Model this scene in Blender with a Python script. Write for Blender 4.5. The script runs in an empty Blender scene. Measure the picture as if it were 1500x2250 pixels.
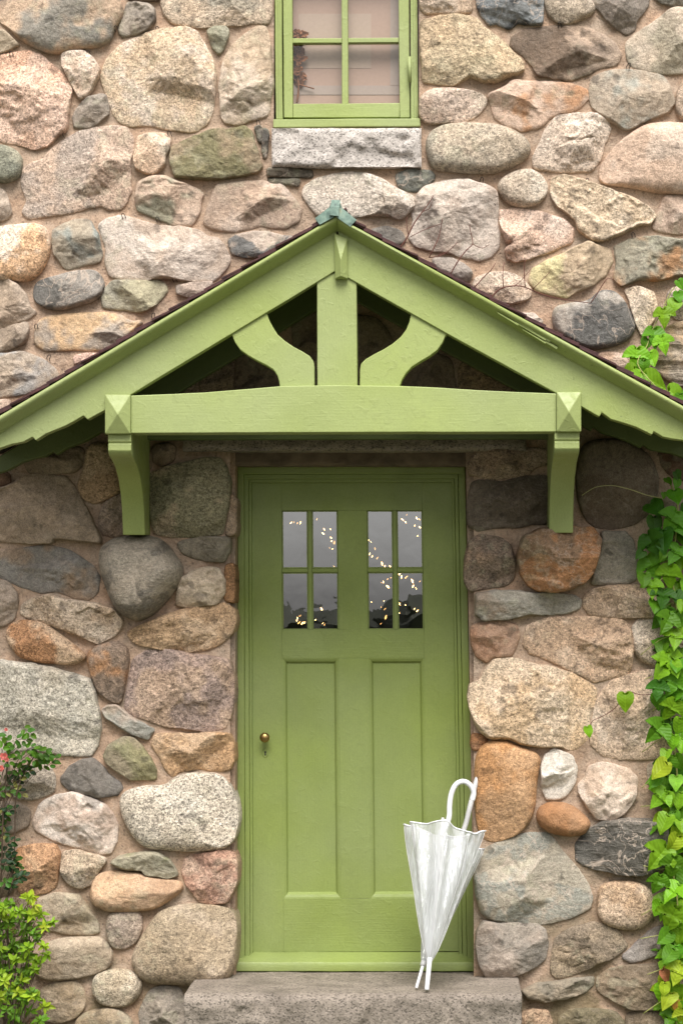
import bpy, math, random
import numpy as np
from mathutils import Vector, Matrix, Euler

# ------------------------------------------------------------------ camera, world, sun, exposure
S = 505.0                  # photo pixels per metre on the wall plane (y = 0)
D = 10.0                   # camera distance from the wall
CX, CY = 960.0, 1400.0     # photo pixel straight ahead of the camera
XC = (CX - 775.0) / S      # camera x (x = 0 is the middle of the door)
STEP_Z = 0.30
ZC = STEP_Z + (2145.0 - CY) / S

scene = bpy.context.scene
COL = scene.collection
cam_data = bpy.data.cameras.new('camera')
cam = bpy.data.objects.new('camera', cam_data)
COL.objects.link(cam)
cam.location = (XC, -D, ZC)
cam.rotation_euler = (math.radians(90), 0, 0)
cam_data.sensor_fit = 'AUTO'
cam_data.sensor_width = 36.0
cam_data.lens = S * D / 2250.0 * 36.0
cam_data.shift_x = (750.0 - CX) / 2250.0
cam_data.shift_y = (CY - 1125.0) / 2250.0
cam_data.clip_start = 0.1
cam_data.clip_end = 2000.0
scene.camera = cam

SUN_EL, SUN_AZ = math.radians(56), math.radians(6)      # azimuth: towards the viewer's right, behind the camera
world = bpy.data.worlds.new('World')
scene.world = world
world.use_nodes = True
wn, wl = world.node_tree.nodes, world.node_tree.links
wn.clear()
sky = wn.new('ShaderNodeTexSky')
sky.sky_type = 'NISHITA'
sky.sun_disc = False
sky.sun_elevation = SUN_EL
sky.sun_rotation = math.radians(180) - SUN_AZ
sky.air_density = 1.0
sky.dust_density = 4.0
hs = wn.new('ShaderNodeHueSaturation')
hs.inputs['Saturation'].default_value = 0.12            # overcast: a nearly grey sky
bgn = wn.new('ShaderNodeBackground')
bgn.inputs['Strength'].default_value = 0.052
wo = wn.new('ShaderNodeOutputWorld')
wl.new(sky.outputs[0], hs.inputs['Color'])
wl.new(hs.outputs[0], bgn.inputs['Color'])
wl.new(bgn.outputs[0], wo.inputs['Surface'])

sun_data = bpy.data.lights.new('sun', 'SUN')
sun_data.energy = 1.5
sun_data.angle = math.radians(36)
sun_data.color = (1.0, 0.965, 0.92)
sun = bpy.data.objects.new('sun', sun_data)
COL.objects.link(sun)
sd = Vector((math.sin(SUN_AZ) * math.cos(SUN_EL), -math.cos(SUN_AZ) * math.cos(SUN_EL), math.sin(SUN_EL)))
sun.rotation_euler = sd.to_track_quat('Z', 'Y').to_euler()
sun.location = (0, -4, 9)

scene.view_settings.view_transform = 'Standard'
scene.view_settings.look = 'None'
scene.view_settings.exposure = 1.66
scene.view_settings.gamma = 1.0
scene.view_settings.use_curve_mapping = False
scene.render.engine = 'CYCLES'
scene.cycles.use_denoising = True
scene.cycles.max_bounces = 6
scene.cycles.diffuse_bounces = 3
scene.cycles.glossy_bounces = 3
scene.cycles.transparent_max_bounces = 16
scene.cycles.caustics_reflective = False
scene.cycles.caustics_refractive = False

RNG = random.Random(7)

# ------------------------------------------------------------------ helpers
def P(px, py, p=0.0):
    """world point p metres in front of the wall plane that the photo shows at (px, py)"""
    k = (D - p) / (S * D)
    return Vector((XC + (px - CX) * k, -p, ZC + (CY - py) * k))

def lin(h):
    h = h.lstrip('#')
    out = []
    for i in (0, 2, 4):
        c = int(h[i:i+2], 16) / 255.0
        out.append(c / 12.92 if c <= 0.04045 else ((c + 0.055) / 1.055) ** 2.4)
    return out

def _hash(ix, iy, iz, seed):
    h = (ix.astype(np.int64) * 374761393 + iy.astype(np.int64) * 668265263 + iz.astype(np.int64) * 2147483647 + seed * 974711)
    h = (h ^ (h >> 13)) * 1274126177
    h = h & 0x7fffffff
    h = (h ^ (h >> 16)) & 0xffff
    return h / 32767.5 - 1.0

def vnoise(x, y, z, seed=0):
    ix, iy, iz = np.floor(x).astype(np.int64), np.floor(y).astype(np.int64), np.floor(z).astype(np.int64)
    fx, fy, fz = x - ix, y - iy, z - iz
    ux, uy, uz = [f * f * f * (f * (f * 6 - 15) + 10) for f in (fx, fy, fz)]
    r = 0.0
    for dx in (0, 1):
        for dy in (0, 1):
            for dz in (0, 1):
                w = (ux if dx else 1 - ux) * (uy if dy else 1 - uy) * (uz if dz else 1 - uz)
                r = r + w * _hash(ix + dx, iy + dy, iz + dz, seed)
    return r

def fbm(x, y, lam, octaves=4, seed=0, gain=0.5):
    x = np.asarray(x, float) / lam
    y = np.asarray(y, float) / lam
    a, tot, r = 1.0, 0.0, 0.0
    c, s = math.cos(0.6), math.sin(0.6)
    for o in range(octaves):
        r = r + a * vnoise(x + 17.3 * o, y - 9.1 * o, np.full_like(x, 0.37 + o), seed + o * 31)
        tot += a
        a *= gain
        x, y = (x * c - y * s) * 2.03, (x * s + y * c) * 2.03
    return r / tot

def sstep(a, b, x):
    t = np.clip((x - a) / (b - a), 0, 1)
    return t * t * (3 - 2 * t)

def mesh_np(name, verts, faces):
    me = bpy.data.meshes.new(name)
    me.from_pydata(verts.tolist() if hasattr(verts, 'tolist') else verts, [], faces.tolist() if hasattr(faces, 'tolist') else faces)
    me.update()
    return me

def smooth(me, on=True):
    me.polygons.foreach_set('use_smooth', [on] * len(me.polygons))

def add(name, me, mat=None, parent=None):
    o = bpy.data.objects.new(name, me)
    COL.objects.link(o)
    if mat is not None and me is not None and not me.materials:
        me.materials.append(mat)
    if parent is not None:
        o.parent = parent
        o.matrix_parent_inverse = PINV[parent.name]
    return o

PINV = {}
def thing(name, loc, label, cat, group=None):
    o = bpy.data.objects.new(name, None)
    o.empty_display_size = 0.1
    COL.objects.link(o)
    o.location = loc
    PINV[o.name] = Matrix.Translation(Vector(loc)).inverted()
    return tag(o, label, cat, group)

def tag(o, label, cat, group=None):
    o['label'] = label
    o['category'] = cat
    if group:
        o['group'] = group
    return o

def as_parent(o):
    PINV[o.name] = Matrix.Identity(4)
    return o

def bevel(o, w=0.003, seg=2):
    m = o.modifiers.new('bevel', 'BEVEL')
    m.width = w
    m.segments = seg
    m.limit_method = 'ANGLE'
    m.angle_limit = math.radians(35)
    m.harden_normals = True
    smooth(o.data)
    return o

def resample(poly, step):
    out = []
    n = len(poly)
    for i in range(n):
        a, b = poly[i], poly[(i + 1) % n]
        L = math.hypot(b[0] - a[0], b[1] - a[1])
        k = max(1, int(L / step))
        for j in range(k):
            t = j / k
            out.append((a[0] + (b[0] - a[0]) * t, a[1] + (b[1] - a[1]) * t))
    return out

def prism(name, poly, pf, pb, mat, parent, bev=0.003, wob=0.0, seg=2):
    """front outline in photo pixels (as seen at depth pf), extruded straight back to pb"""
    if wob:
        q = resample(poly, 22)
        ar = np.array(q)
        s = RNG.randrange(1000)
        nx = fbm(ar[:, 0] * 0.3 + ar[:, 1], ar[:, 1] * 0.2, 60, 3, s)
        ny = fbm(ar[:, 0] + ar[:, 1] * 0.3, ar[:, 1] * 0.2 + 50, 60, 3, s + 5)
        poly = [(a + wob * n1, b + wob * n2) for (a, b), n1, n2 in zip(q, nx, ny)]
    f = [P(x, y, pf) for x, y in poly]
    n = len(f)
    verts = [tuple(v) for v in f] + [(v.x, -pb, v.z) for v in f]
    area = sum(f[i].x * f[(i + 1) % n].z - f[(i + 1) % n].x * f[i].z for i in range(n))
    faces = [list(range(n)), list(range(2 * n - 1, n - 1, -1))]
    for i in range(n):
        j = (i + 1) % n
        faces.append([j, i, n + i, n + j])
    if area < 0:
        faces = [fc[::-1] for fc in faces]
    me = bpy.data.meshes.new(name)
    me.from_pydata(verts, [], faces)
    me.update()
    o = add(name, me, mat, parent)
    if bev:
        bevel(o, bev, seg)
    return o

def rect(x0, y0, x1, y1):
    return [(x0, y0), (x1, y0), (x1, y1), (x0, y1)]

def solid(name, verts, faces, mat, parent, bev=0.0):
    me = bpy.data.meshes.new(name)
    me.from_pydata([tuple(v) for v in verts], [], faces)
    me.update()
    import bmesh
    bm = bmesh.new(); bm.from_mesh(me)
    bmesh.ops.recalc_face_normals(bm, faces=bm.faces)
    bm.to_mesh(me); bm.free()
    o = add(name, me, mat, parent)
    if bev:
        bevel(o, bev)
    return o

def box(name, a, b, mat, parent=None, bev=0.0):
    x0, y0, z0 = a
    x1, y1, z1 = b
    v = [(x0,y0,z0),(x1,y0,z0),(x1,y1,z0),(x0,y1,z0),(x0,y0,z1),(x1,y0,z1),(x1,y1,z1),(x0,y1,z1)]
    f = [[0,3,2,1],[4,5,6,7],[0,1,5,4],[1,2,6,5],[2,3,7,6],[3,0,4,7]]
    return solid(name, v, f, mat, parent, bev)

def tube_data(pts, rad, sides=6):
    """vertices and faces of a tube along points; rad a number or list"""
    pts = [Vector(p) for p in pts]
    n = len(pts)
    rads = rad if hasattr(rad, '__len__') else [rad] * n
    verts, faces = [], []
    up = Vector((0.13, 0.97, 0.2))
    for i in range(n):
        t = (pts[min(i + 1, n - 1)] - pts[max(i - 1, 0)])
        t = t.normalized() if t.length > 1e-9 else Vector((0, 0, 1))
        a = t.cross(up)
        if a.length < 1e-4:
            a = t.cross(Vector((1, 0, 0)))
        a.normalize()
        b = t.cross(a)
        for k in range(sides):
            th = 2 * math.pi * k / sides
            verts.append(tuple(pts[i] + (a * math.cos(th) + b * math.sin(th)) * rads[i]))
    for i in range(n - 1):
        for k in range(sides):
            k2 = (k + 1) % sides
            faces.append([i * sides + k, i * sides + k2, (i + 1) * sides + k2, (i + 1) * sides + k])
    faces.append(list(range(sides))[::-1])
    faces.append([(n - 1) * sides + k for k in range(sides)])
    return verts, faces

def tubes(name, lines, mat, parent=None, sides=6):
    V, F = [], []
    for pts, rad in lines:
        v, f = tube_data(pts, rad, sides)
        o = len(V)
        V += v
        F += [[i + o for i in fc] for fc in f]
    me = bpy.data.meshes.new(name)
    me.from_pydata(V, [], F)
    me.update()
    smooth(me)
    return add(name, me, mat, parent)

def catmull(pts, k=6):
    pts = [Vector(p) for p in pts]
    out = []
    n = len(pts)
    for i in range(n - 1):
        p0, p1, p2, p3 = pts[max(i - 1, 0)], pts[i], pts[i + 1], pts[min(i + 2, n - 1)]
        for j in range(k):
            t = j / k
            out.append(0.5 * ((2 * p1) + (p2 - p0) * t + (2 * p0 - 5 * p1 + 4 * p2 - p3) * t * t + (3 * p1 - p0 - 3 * p2 + p3) * t ** 3))
    out.append(pts[-1])
    return out

def lathe_data(profile, origin, axis, sides=20):
    """profile: (radius, height along axis)"""
    axis = Vector(axis).normalized()
    a = axis.cross(Vector((0.3, 0.2, 0.9)))
    if a.length < 1e-3:
        a = axis.cross(Vector((1, 0, 0)))
    a.normalize()
    b = axis.cross(a)
    V, F = [], []
    for r, h in profile:
        for k in range(sides):
            th = 2 * math.pi * k / sides
            V.append(tuple(Vector(origin) + axis * h + (a * math.cos(th) + b * math.sin(th)) * r))
    for i in range(len(profile) - 1):
        for k in range(sides):
            k2 = (k + 1) % sides
            F.append([i * sides + k, i * sides + k2, (i + 1) * sides + k2, (i + 1) * sides + k])
    return V, F

# ------------------------------------------------------------------ materials
class NT:
    def __init__(self, name):
        self.m = bpy.data.materials.new(name)
        self.m.use_nodes = True
        self.t = self.m.node_tree
        self.n, self.l = self.t.nodes, self.t.links
        self.n.clear()
        self.out = self.n.new('ShaderNodeOutputMaterial')
    def node(self, typ, **kw):
        nd = self.n.new(typ)
        for k, v in kw.items():
            setattr(nd, k, v)
        return nd
    def set(self, sock, v):
        if isinstance(v, bpy.types.NodeSocket):
            self.l.new(v, sock)
        else:
            sock.default_value = v
    def pos(self):
        return self.node('ShaderNodeNewGeometry').outputs['Position']
    def mapping(self, vec, scale=(1, 1, 1), rot=(0, 0, 0), loc=(0, 0, 0)):
        nd = self.node('ShaderNodeMapping')
        self.l.new(vec, nd.inputs['Vector'])
        nd.inputs['Scale'].default_value = scale
        nd.inputs['Rotation'].default_value = rot
        nd.inputs['Location'].default_value = loc
        return nd.outputs[0]
    def noise(self, vec, scale, detail=3, rough=0.5, dist=0.0):
        nd = self.node('ShaderNodeTexNoise')
        self.l.new(vec, nd.inputs['Vector'])
        nd.inputs['Scale'].default_value = scale
        nd.inputs['Detail'].default_value = detail
        nd.inputs['Roughness'].default_value = rough
        nd.inputs['Distortion'].default_value = dist
        return nd
    def vor(self, vec, scale, feature='F1', rnd=1.0):
        nd = self.node('ShaderNodeTexVoronoi', feature=feature)
        self.l.new(vec, nd.inputs['Vector'])
        nd.inputs['Scale'].default_value = scale
        nd.inputs['Randomness'].default_value = rnd
        return nd
    def math(self, op, a, b=0.5, c=None, clamp=False):
        nd = self.node('ShaderNodeMath', operation=op, use_clamp=clamp)
        self.set(nd.inputs[0], a)
        self.set(nd.inputs[1], b)
        if c is not None:
            self.set(nd.inputs[2], c)
        return nd.outputs[0]
    def mix(self, fac, a, b, blend='MIX'):
        nd = self.node('ShaderNodeMix', data_type='RGBA', blend_type=blend)
        nd.clamp_factor = True
        self.set(nd.inputs[0], fac)
        self.set(nd.inputs[6], a if isinstance(a, bpy.types.NodeSocket) else tuple(a) + (1,) * (4 - len(a)))
        self.set(nd.inputs[7], b if isinstance(b, bpy.types.NodeSocket) else tuple(b) + (1,) * (4 - len(b)))
        return nd.outputs[2]
    def ramp(self, fac, stops, interp='LINEAR'):
        nd = self.node('ShaderNodeValToRGB')
        nd.color_ramp.interpolation = interp
        els = nd.color_ramp.elements
        while len(els) < len(stops):
            els.new(0.5)
        for e, (p, c) in zip(els, stops):
            e.position = p
            c = (c, c, c) if not hasattr(c, '__len__') else c
            e.color = tuple(c) + (1,)
        self.l.new(fac, nd.inputs[0])
        return nd.outputs[0]
    def range(self, v, a, b, c=0.0, d=1.0):
        nd = self.node('ShaderNodeMapRange')
        nd.clamp = True
        self.set(nd.inputs[0], v)
        for i, x in enumerate((a, b, c, d)):
            nd.inputs[i + 1].default_value = x
        return nd.outputs[0]
    def bump(self, height, strength=0.5, dist=0.01, normal=None):
        nd = self.node('ShaderNodeBump')
        nd.inputs['Strength'].default_value = strength
        nd.inputs['Distance'].default_value = dist
        self.set(nd.inputs['Height'], height)
        if normal is not None:
            self.l.new(normal, nd.inputs['Normal'])
        return nd.outputs[0]
    def principled(self, color, rough=0.6, normal=None, **kw):
        nd = self.node('ShaderNodeBsdfPrincipled')
        self.set(nd.inputs['Base Color'], color if isinstance(color, bpy.types.NodeSocket) else tuple(color) + (1,) * (4 - len(color)))
        self.set(nd.inputs['Roughness'], rough)
        if normal is not None:
            self.l.new(normal, nd.inputs['Normal'])
        for k, v in kw.items():
            self.set(nd.inputs[k.replace('_', ' ')], v)
        return nd
    def finish(self, shader):
        self.l.new(shader.outputs[0] if hasattr(shader, 'outputs') else shader, self.out.inputs['Surface'])
        return self.m

def mat_stone():
    t = NT('field_stone')
    pos = t.pos()
    col = t.node('ShaderNodeAttribute', attribute_name='tint').outputs['Color']
    par = t.node('ShaderNodeAttribute', attribute_name='make')
    sep = t.node('ShaderNodeSeparateColor')
    t.l.new(par.outputs['Color'], sep.inputs[0])
    speck, vein, band = sep.outputs[0], sep.outputs[1], sep.outputs[2]
    warp = t.noise(pos, 90, 2)
    wv = t.node('ShaderNodeVectorMath', operation='MULTIPLY_ADD')
    t.l.new(warp.outputs['Color'], wv.inputs[0])
    wv.inputs[1].default_value = (0.010, 0.010, 0.010)
    t.l.new(pos, wv.inputs[2])
    wpos = wv.outputs[0]
    n2 = t.noise(pos, 45, 4, 0.65).outputs[0]
    n3 = t.noise(pos, 240, 2, 0.6).outputs[0]
    c = t.mix(1.0, col, t.ramp(n2, [(0.28, 0.74), (0.5, 1.0), (0.72, 1.24)]), 'MULTIPLY')
    # crystals of granite
    v1 = t.vor(wpos, 195)
    sv = t.node('ShaderNodeSeparateColor'); t.l.new(v1.outputs['Color'], sv.inputs[0])
    grain = t.ramp(sv.outputs[0], [(0.0, 0.25), (0.15, 0.34), (0.2, 0.95), (0.55, 1.06), (0.72, 1.16), (0.8, 1.5), (1.0, 1.6)])
    v2 = t.vor(wpos, 105)
    sv2 = t.node('ShaderNodeSeparateColor'); t.l.new(v2.outputs['Color'], sv2.inputs[0])
    grain2 = t.ramp(sv2.outputs[1], [(0.0, 0.45), (0.14, 0.55), (0.2, 1.0), (0.8, 1.02), (0.9, 1.3), (1.0, 1.35)])
    g = t.mix(1.0, grain, grain2, 'MULTIPLY')
    c = t.mix(speck, c, t.mix(1.0, c, g, 'MULTIPLY'))
    fine = t.ramp(n3, [(0.3, 0.66), (0.5, 1.0), (0.7, 1.28)])
    c = t.mix(0.8, c, t.mix(1.0, c, fine, 'MULTIPLY'))
    # layered bands
    bw = t.noise(t.mapping(pos, (9, 9, 55), (0, math.radians(9), 0)), 1.0, 3, 0.6, 0.8).outputs[0]
    bandc = t.ramp(bw, [(0.3, 0.55), (0.45, 0.95), (0.55, 1.05), (0.7, 1.35)])
    c = t.mix(band, c, t.mix(1.0, c, bandc, 'MULTIPLY'))
    # pale mineral veins
    vn = t.noise(pos, 4.2, 4, 0.55, 0.9).outputs[0]
    va = t.math('ABSOLUTE', t.math('SUBTRACT', vn, 0.5))
    vm = t.range(va, 0.0, 0.010, 1.0, 0.0)
    vn2 = t.noise(t.mapping(pos, (1, 1, 1), (0.4, 0.9, 0.2), (3, 1, 7)), 8.5, 3, 0.5, 0.5).outputs[0]
    vm2 = t.range(t.math('ABSOLUTE', t.math('SUBTRACT', vn2, 0.5)), 0.0, 0.012, 0.7, 0.0)
    vmm = t.math('MULTIPLY', t.math('MAXIMUM', vm, vm2), vein)
    c = t.mix(vmm, c, (0.52, 0.42, 0.34))
    h = t.math('ADD', t.math('MULTIPLY', n2, 0.9), t.math('MULTIPLY', n3, 0.28))
    h = t.math('ADD', h, t.math('MULTIPLY', t.math('MULTIPLY', sv.outputs[0], speck), 0.16))
    h = t.math('ADD', h, t.math('MULTIPLY', t.math('MULTIPLY', bw, band), 1.2))
    nrm = t.bump(h, 0.9, 0.010)
    return t.finish(t.principled(c, 0.82, nrm, Specular_IOR_Level=0.28))

def mat_mortar():
    t = NT('lime_mortar')
    pos = t.pos()
    n1 = t.noise(pos, 5, 5, 0.6, 0.3).outputs[0]
    n2 = t.noise(pos, 38, 5, 0.65).outputs[0]
    n3 = t.noise(pos, 300, 2, 0.6).outputs[0]
    c = t.mix(t.range(n1, 0.35, 0.68), lin('#d6b397'), lin('#ccb8a4'))
    c = t.mix(1.0, c, (0.69, 0.69, 0.69), 'MULTIPLY')
    c = t.mix(1.0, c, t.ramp(n2, [(0.3, 0.80), (0.5, 1.0), (0.7, 1.12)]), 'MULTIPLY')
    c = t.mix(1.0, c, t.ramp(n3, [(0.3, 0.82), (0.5, 1.0), (0.7, 1.14)]), 'MULTIPLY')
    st = t.range(t.noise(t.mapping(pos, (1, 1, 0.6)), 2.3, 4, 0.6).outputs[0], 0.55, 0.72)
    c = t.mix(t.math('MULTIPLY', st, 0.4), c, (0.27, 0.215, 0.165))
    # algae where rain splashes up from the ground
    sp = t.node('ShaderNodeSeparateXYZ'); t.l.new(pos, sp.inputs[0])
    low = t.range(sp.outputs[2], 0.15, 1.25, 1.0, 0.0)
    al = t.math('MULTIPLY', low, t.range(t.noise(pos, 3.4, 4, 0.6).outputs[0], 0.42, 0.58))
    c = t.mix(t.math('MULTIPLY', al, 0.75), c, (0.115, 0.095, 0.045))
    spk = t.vor(pos, 130)
    ss = t.node('ShaderNodeSeparateColor'); t.l.new(spk.outputs['Color'], ss.inputs[0])
    c = t.mix(t.range(ss.outputs[0], 0.96, 0.98, 0.0, 0.5), c, (0.12, 0.09, 0.07))
    n4 = t.noise(pos, 110, 3, 0.7).outputs[0]
    c = t.mix(1.0, c, t.ramp(n4, [(0.3, 0.78), (0.5, 1.0), (0.7, 1.16)]), 'MULTIPLY')
    h = t.math('ADD', t.math('MULTIPLY', n2, 1.0), t.math('MULTIPLY', n3, 0.35))
    h = t.math('ADD', h, t.math('MULTIPLY', n4, 0.5))
    nrm = t.bump(h, 0.9, 0.010)
    return t.finish(t.principled(c, 0.93, nrm, Specular_IOR_Level=0.15))

def mat_granite(name, tone, stain=0.0):
    t = NT(name)
    pos = t.pos()
    v1 = t.vor(t.mapping(pos, (1, 1, 1.2)), 165)
    sv = t.node('ShaderNodeSeparateColor'); t.l.new(v1.outputs['Color'], sv.inputs[0])
    grain = t.ramp(sv.outputs[0], [(0.0, 0.42), (0.14, 0.5), (0.2, 0.9), (0.55, 1.0), (0.8, 1.12), (1.0, 1.3)])
    n1 = t.noise(pos, 6, 5, 0.6).outputs[0]
    n2 = t.noise(pos, 40, 5, 0.65).outputs[0]
    c = t.mix(1.0, tone, grain, 'MULTIPLY')
    c = t.mix(1.0, c, t.ramp(n1, [(0.3, 0.78), (0.5, 1.0), (0.7, 1.15)]), 'MULTIPLY')
    c = t.mix(1.0, c, t.ramp(n2, [(0.3, 0.84), (0.5, 1.0), (0.7, 1.12)]), 'MULTIPLY')
    if stain:
        sn = t.noise(t.mapping(pos, (1, 1, 1.6)), 4.5, 5, 0.65, 0.5).outputs[0]
        c = t.mix(t.math('MULTIPLY', t.range(sn, 0.46, 0.66), stain), c, (0.075, 0.062, 0.045))
    h = t.math('ADD', n2, t.math('MULTIPLY', sv.outputs[0], 0.16))
    return t.finish(t.principled(c, 0.8, t.bump(h, 0.7, 0.009), Specular_IOR_Level=0.3))

def mat_paint(name, tone, grain_dir, worn=0.5, relief=0.30):
    """old oil paint over wood: brush ridges along the grain, drips, small chips, dust"""
    t = NT(name)
    pos = t.pos()
    sc = {'x': (3, 40, 60), 'z': (60, 40, 3), 'n': (14, 14, 14)}[grain_dir]
    gr = t.noise(t.mapping(pos, sc), 2.6, 4, 0.6, 0.4).outputs[0]
    fine = t.noise(pos, 150, 3, 0.6).outputs[0]
    n1 = t.noise(pos, 2.6, 5, 0.6, 0.3).outputs[0]
    bl = t.noise(pos, 26, 3, 0.55, 0.8).outputs[0]
    hsv = t.node('ShaderNodeHueSaturation')
    t.set(hsv.inputs['Color'], tuple(tone) + (1,))
    t.set(hsv.inputs['Value'], t.range(n1, 0.3, 0.7, 0.90, 1.09))
    t.set(hsv.inputs['Saturation'], t.range(t.noise(pos, 1.7, 3).outputs[0], 0.35, 0.65, 0.90, 1.06))
    c = hsv.outputs[0]
    c = t.mix(1.0, c, t.ramp(fine, [(0.3, 0.93), (0.5, 1.0), (0.7, 1.06)]), 'MULTIPLY')
    dirt = t.math('MULTIPLY', t.range(n1, 0.52, 0.74), t.range(bl, 0.45, 0.7))
    c = t.mix(t.math('MULTIPLY', dirt, 0.30 * worn), c, (0.16, 0.17, 0.07))
    chip = t.math('MULTIPLY', t.range(t.noise(t.mapping(pos, [s * 0.4 for s in sc]), 5, 4, 0.7).outputs[0], 0.70, 0.72), worn)
    c = t.mix(t.math('MULTIPLY', chip, 0.4), c, (0.10, 0.115, 0.045))
    h = t.math('ADD', t.math('MULTIPLY', gr, 0.65), t.math('MULTIPLY', fine, 0.18))
    h = t.math('ADD', h, t.math('MULTIPLY', t.range(bl, 0.55, 0.75), 0.55))
    h = t.math('SUBTRACT', h, t.math('MULTIPLY', chip, 0.6))
    nrm = t.bump(h, relief, 0.006)
    r = t.range(bl, 0.3, 0.7, 0.42, 0.6)
    return t.finish(t.principled(c, r, nrm, Specular_IOR_Level=0.4))

def mat_plain(name, color, rough=0.6, var=0.2, scale=20, bump=0.2, **kw):
    t = NT(name)
    pos = t.pos()
    n = t.noise(pos, scale, 4, 0.6).outputs[0]
    c = t.mix(1.0, color, t.ramp(n, [(0.3, 1 - var), (0.5, 1.0), (0.7, 1 + var)]), 'MULTIPLY')
    return t.finish(t.principled(c, rough, t.bump(n, bump, 0.005), **kw))

def mat_copper():
    t = NT('verdigris_copper')
    pos = t.pos()
    n = t.noise(pos, 24, 5, 0.65, 0.6).outputs[0]
    c = t.ramp(n, [(0.28, (0.03, 0.045, 0.04)), (0.42, (0.085, 0.14, 0.112)), (0.58, (0.155, 0.23, 0.185)), (0.75, (0.25, 0.28, 0.19))])
    return t.finish(t.principled(c, 0.6, t.bump(n, 0.4, 0.006), Metallic=0.15))

def mat_glass(wav, ior):
    t = NT('wavy_window_glass')
    pos = t.pos()
    n = t.noise(pos, 9, 2, 0.4, 0.6).outputs[0]
    nrm = t.bump(n, wav, 0.02)
    geo = t.node('ShaderNodeNewGeometry')
    dt = t.node('ShaderNodeVectorMath', operation='DOT_PRODUCT')
    t.l.new(geo.outputs['Incoming'], dt.inputs[0]); t.l.new(nrm, dt.inputs[1])
    one = t.math('SUBTRACT', 1.0, t.math('ABSOLUTE', dt.outputs['Value']), None, True)
    f0 = ((ior - 1) / (ior + 1)) ** 2
    fres = t.math('MULTIPLY_ADD', t.math('POWER', one, 5.0), 1 - f0, f0)
    gl = t.node('ShaderNodeBsdfGlossy'); gl.inputs['Roughness'].default_value = 0.0
    gl.inputs['Color'].default_value = (1, 1, 1, 1)
    t.l.new(nrm, gl.inputs['Normal'])
    tr = t.node('ShaderNodeBsdfTransparent'); tr.inputs['Color'].default_value = (0.93, 0.95, 0.93, 1)
    mx = t.node('ShaderNodeMixShader')
    t.l.new(fres, mx.inputs[0]); t.l.new(tr.outputs[0], mx.inputs[1]); t.l.new(gl.outputs[0], mx.inputs[2])
    return t.finish(mx)

def mat_film():
    t = NT('clear_plastic_film')
    pos = t.pos()
    n = t.noise(t.mapping(pos, (30, 30, 3.2), (0, math.radians(-5), 0)), 1.0, 3, 0.5, 0.8).outputs[0]
    nrm = t.bump(n, 0.6, 0.02)
    df = t.node('ShaderNodeBsdfDiffuse'); df.inputs['Color'].default_value = (0.90, 0.91, 0.92, 1)
    tl = t.node('ShaderNodeBsdfTranslucent'); tl.inputs['Color'].default_value = (0.90, 0.91, 0.92, 1)
    gl = t.node('ShaderNodeBsdfGlossy'); gl.inputs['Roughness'].default_value = 0.16
    tr = t.node('ShaderNodeBsdfTransparent'); tr.inputs['Color'].default_value = (0.95, 0.97, 0.96, 1)
    t.l.new(nrm, df.inputs['Normal']); t.l.new(nrm, gl.inputs['Normal'])
    a = t.node('ShaderNodeMixShader'); a.inputs[0].default_value = 0.4
    t.l.new(df.outputs[0], a.inputs[1]); t.l.new(tl.outputs[0], a.inputs[2])
    b = t.node('ShaderNodeMixShader'); b.inputs[0].default_value = 0.35
    t.l.new(a.outputs[0], b.inputs[1]); t.l.new(gl.outputs[0], b.inputs[2])
    m = t.node('ShaderNodeMixShader')
    t.set(m.inputs[0], t.range(n, 0.35, 0.66, 0.46, 0.76))
    t.l.new(tr.outputs[0], m.inputs[1]); t.l.new(b.outputs[0], m.inputs[2])
    return t.finish(m)

def mat_leaf(name, rough=0.45):
    t = NT(name)
    oi = t.node('ShaderNodeObjectInfo')
    tc = t.node('ShaderNodeTexCoord')
    ob = tc.outputs['Object']
    sp = t.node('ShaderNodeSeparateXYZ'); t.l.new(ob, sp.inputs[0])
    n = t.noise(ob, 5, 3, 0.6).outputs[0]
    hsv = t.node('ShaderNodeHueSaturation')
    t.l.new(oi.outputs['Color'], hsv.inputs['Color'])
    t.set(hsv.inputs['Value'], t.range(oi.outputs['Random'], 0, 1, 0.82, 1.18))
    t.set(hsv.inputs['Hue'], t.range(oi.outputs['Random'], 0, 1, 0.488, 0.508))
    c = t.mix(1.0, hsv.outputs[0], t.ramp(n, [(0.3, 0.86), (0.5, 1.0), (0.7, 1.12)]), 'MULTIPLY')
    mid = t.range(t.math('ABSOLUTE', sp.outputs[0]), 0.012, 0.03, 0.35, 0.0)     # pale midrib
    wv = t.node('ShaderNodeTexWave', wave_type='BANDS', bands_direction='Y')
    ax = t.node('ShaderNodeCombineXYZ')
    t.set(ax.inputs[1], t.math('SUBTRACT', sp.outputs[1], t.math('MULTIPLY', t.math('ABSOLUTE', sp.outputs[0]), 0.7)))
    t.l.new(ax.outputs[0], wv.inputs['Vector']); wv.inputs['Scale'].default_value = 1.9
    vein = t.range(wv.outputs['Fac'], 0.93, 1.0, 0.0, 0.09)
    c = t.mix(t.math('MAXIMUM', mid, vein), c, t.mix(1.0, hsv.outputs[0], (1.5, 1.45, 1.5), 'MULTIPLY'))
    p = t.principled(c, rough, t.bump(wv.outputs['Fac'], 0.12, 0.05), Specular_IOR_Level=0.25)
    tl = t.node('ShaderNodeBsdfTranslucent')
    t.l.new(t.mix(1.0, c, (1.1, 1.25, 0.6), 'MULTIPLY'), tl.inputs['Color'])
    m = t.node('ShaderNodeMixShader'); m.inputs[0].default_value = 0.32
    t.l.new(p.outputs[0], m.inputs[1]); t.l.new(tl.outputs[0], m.inputs[2])
    return t.finish(m)

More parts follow.
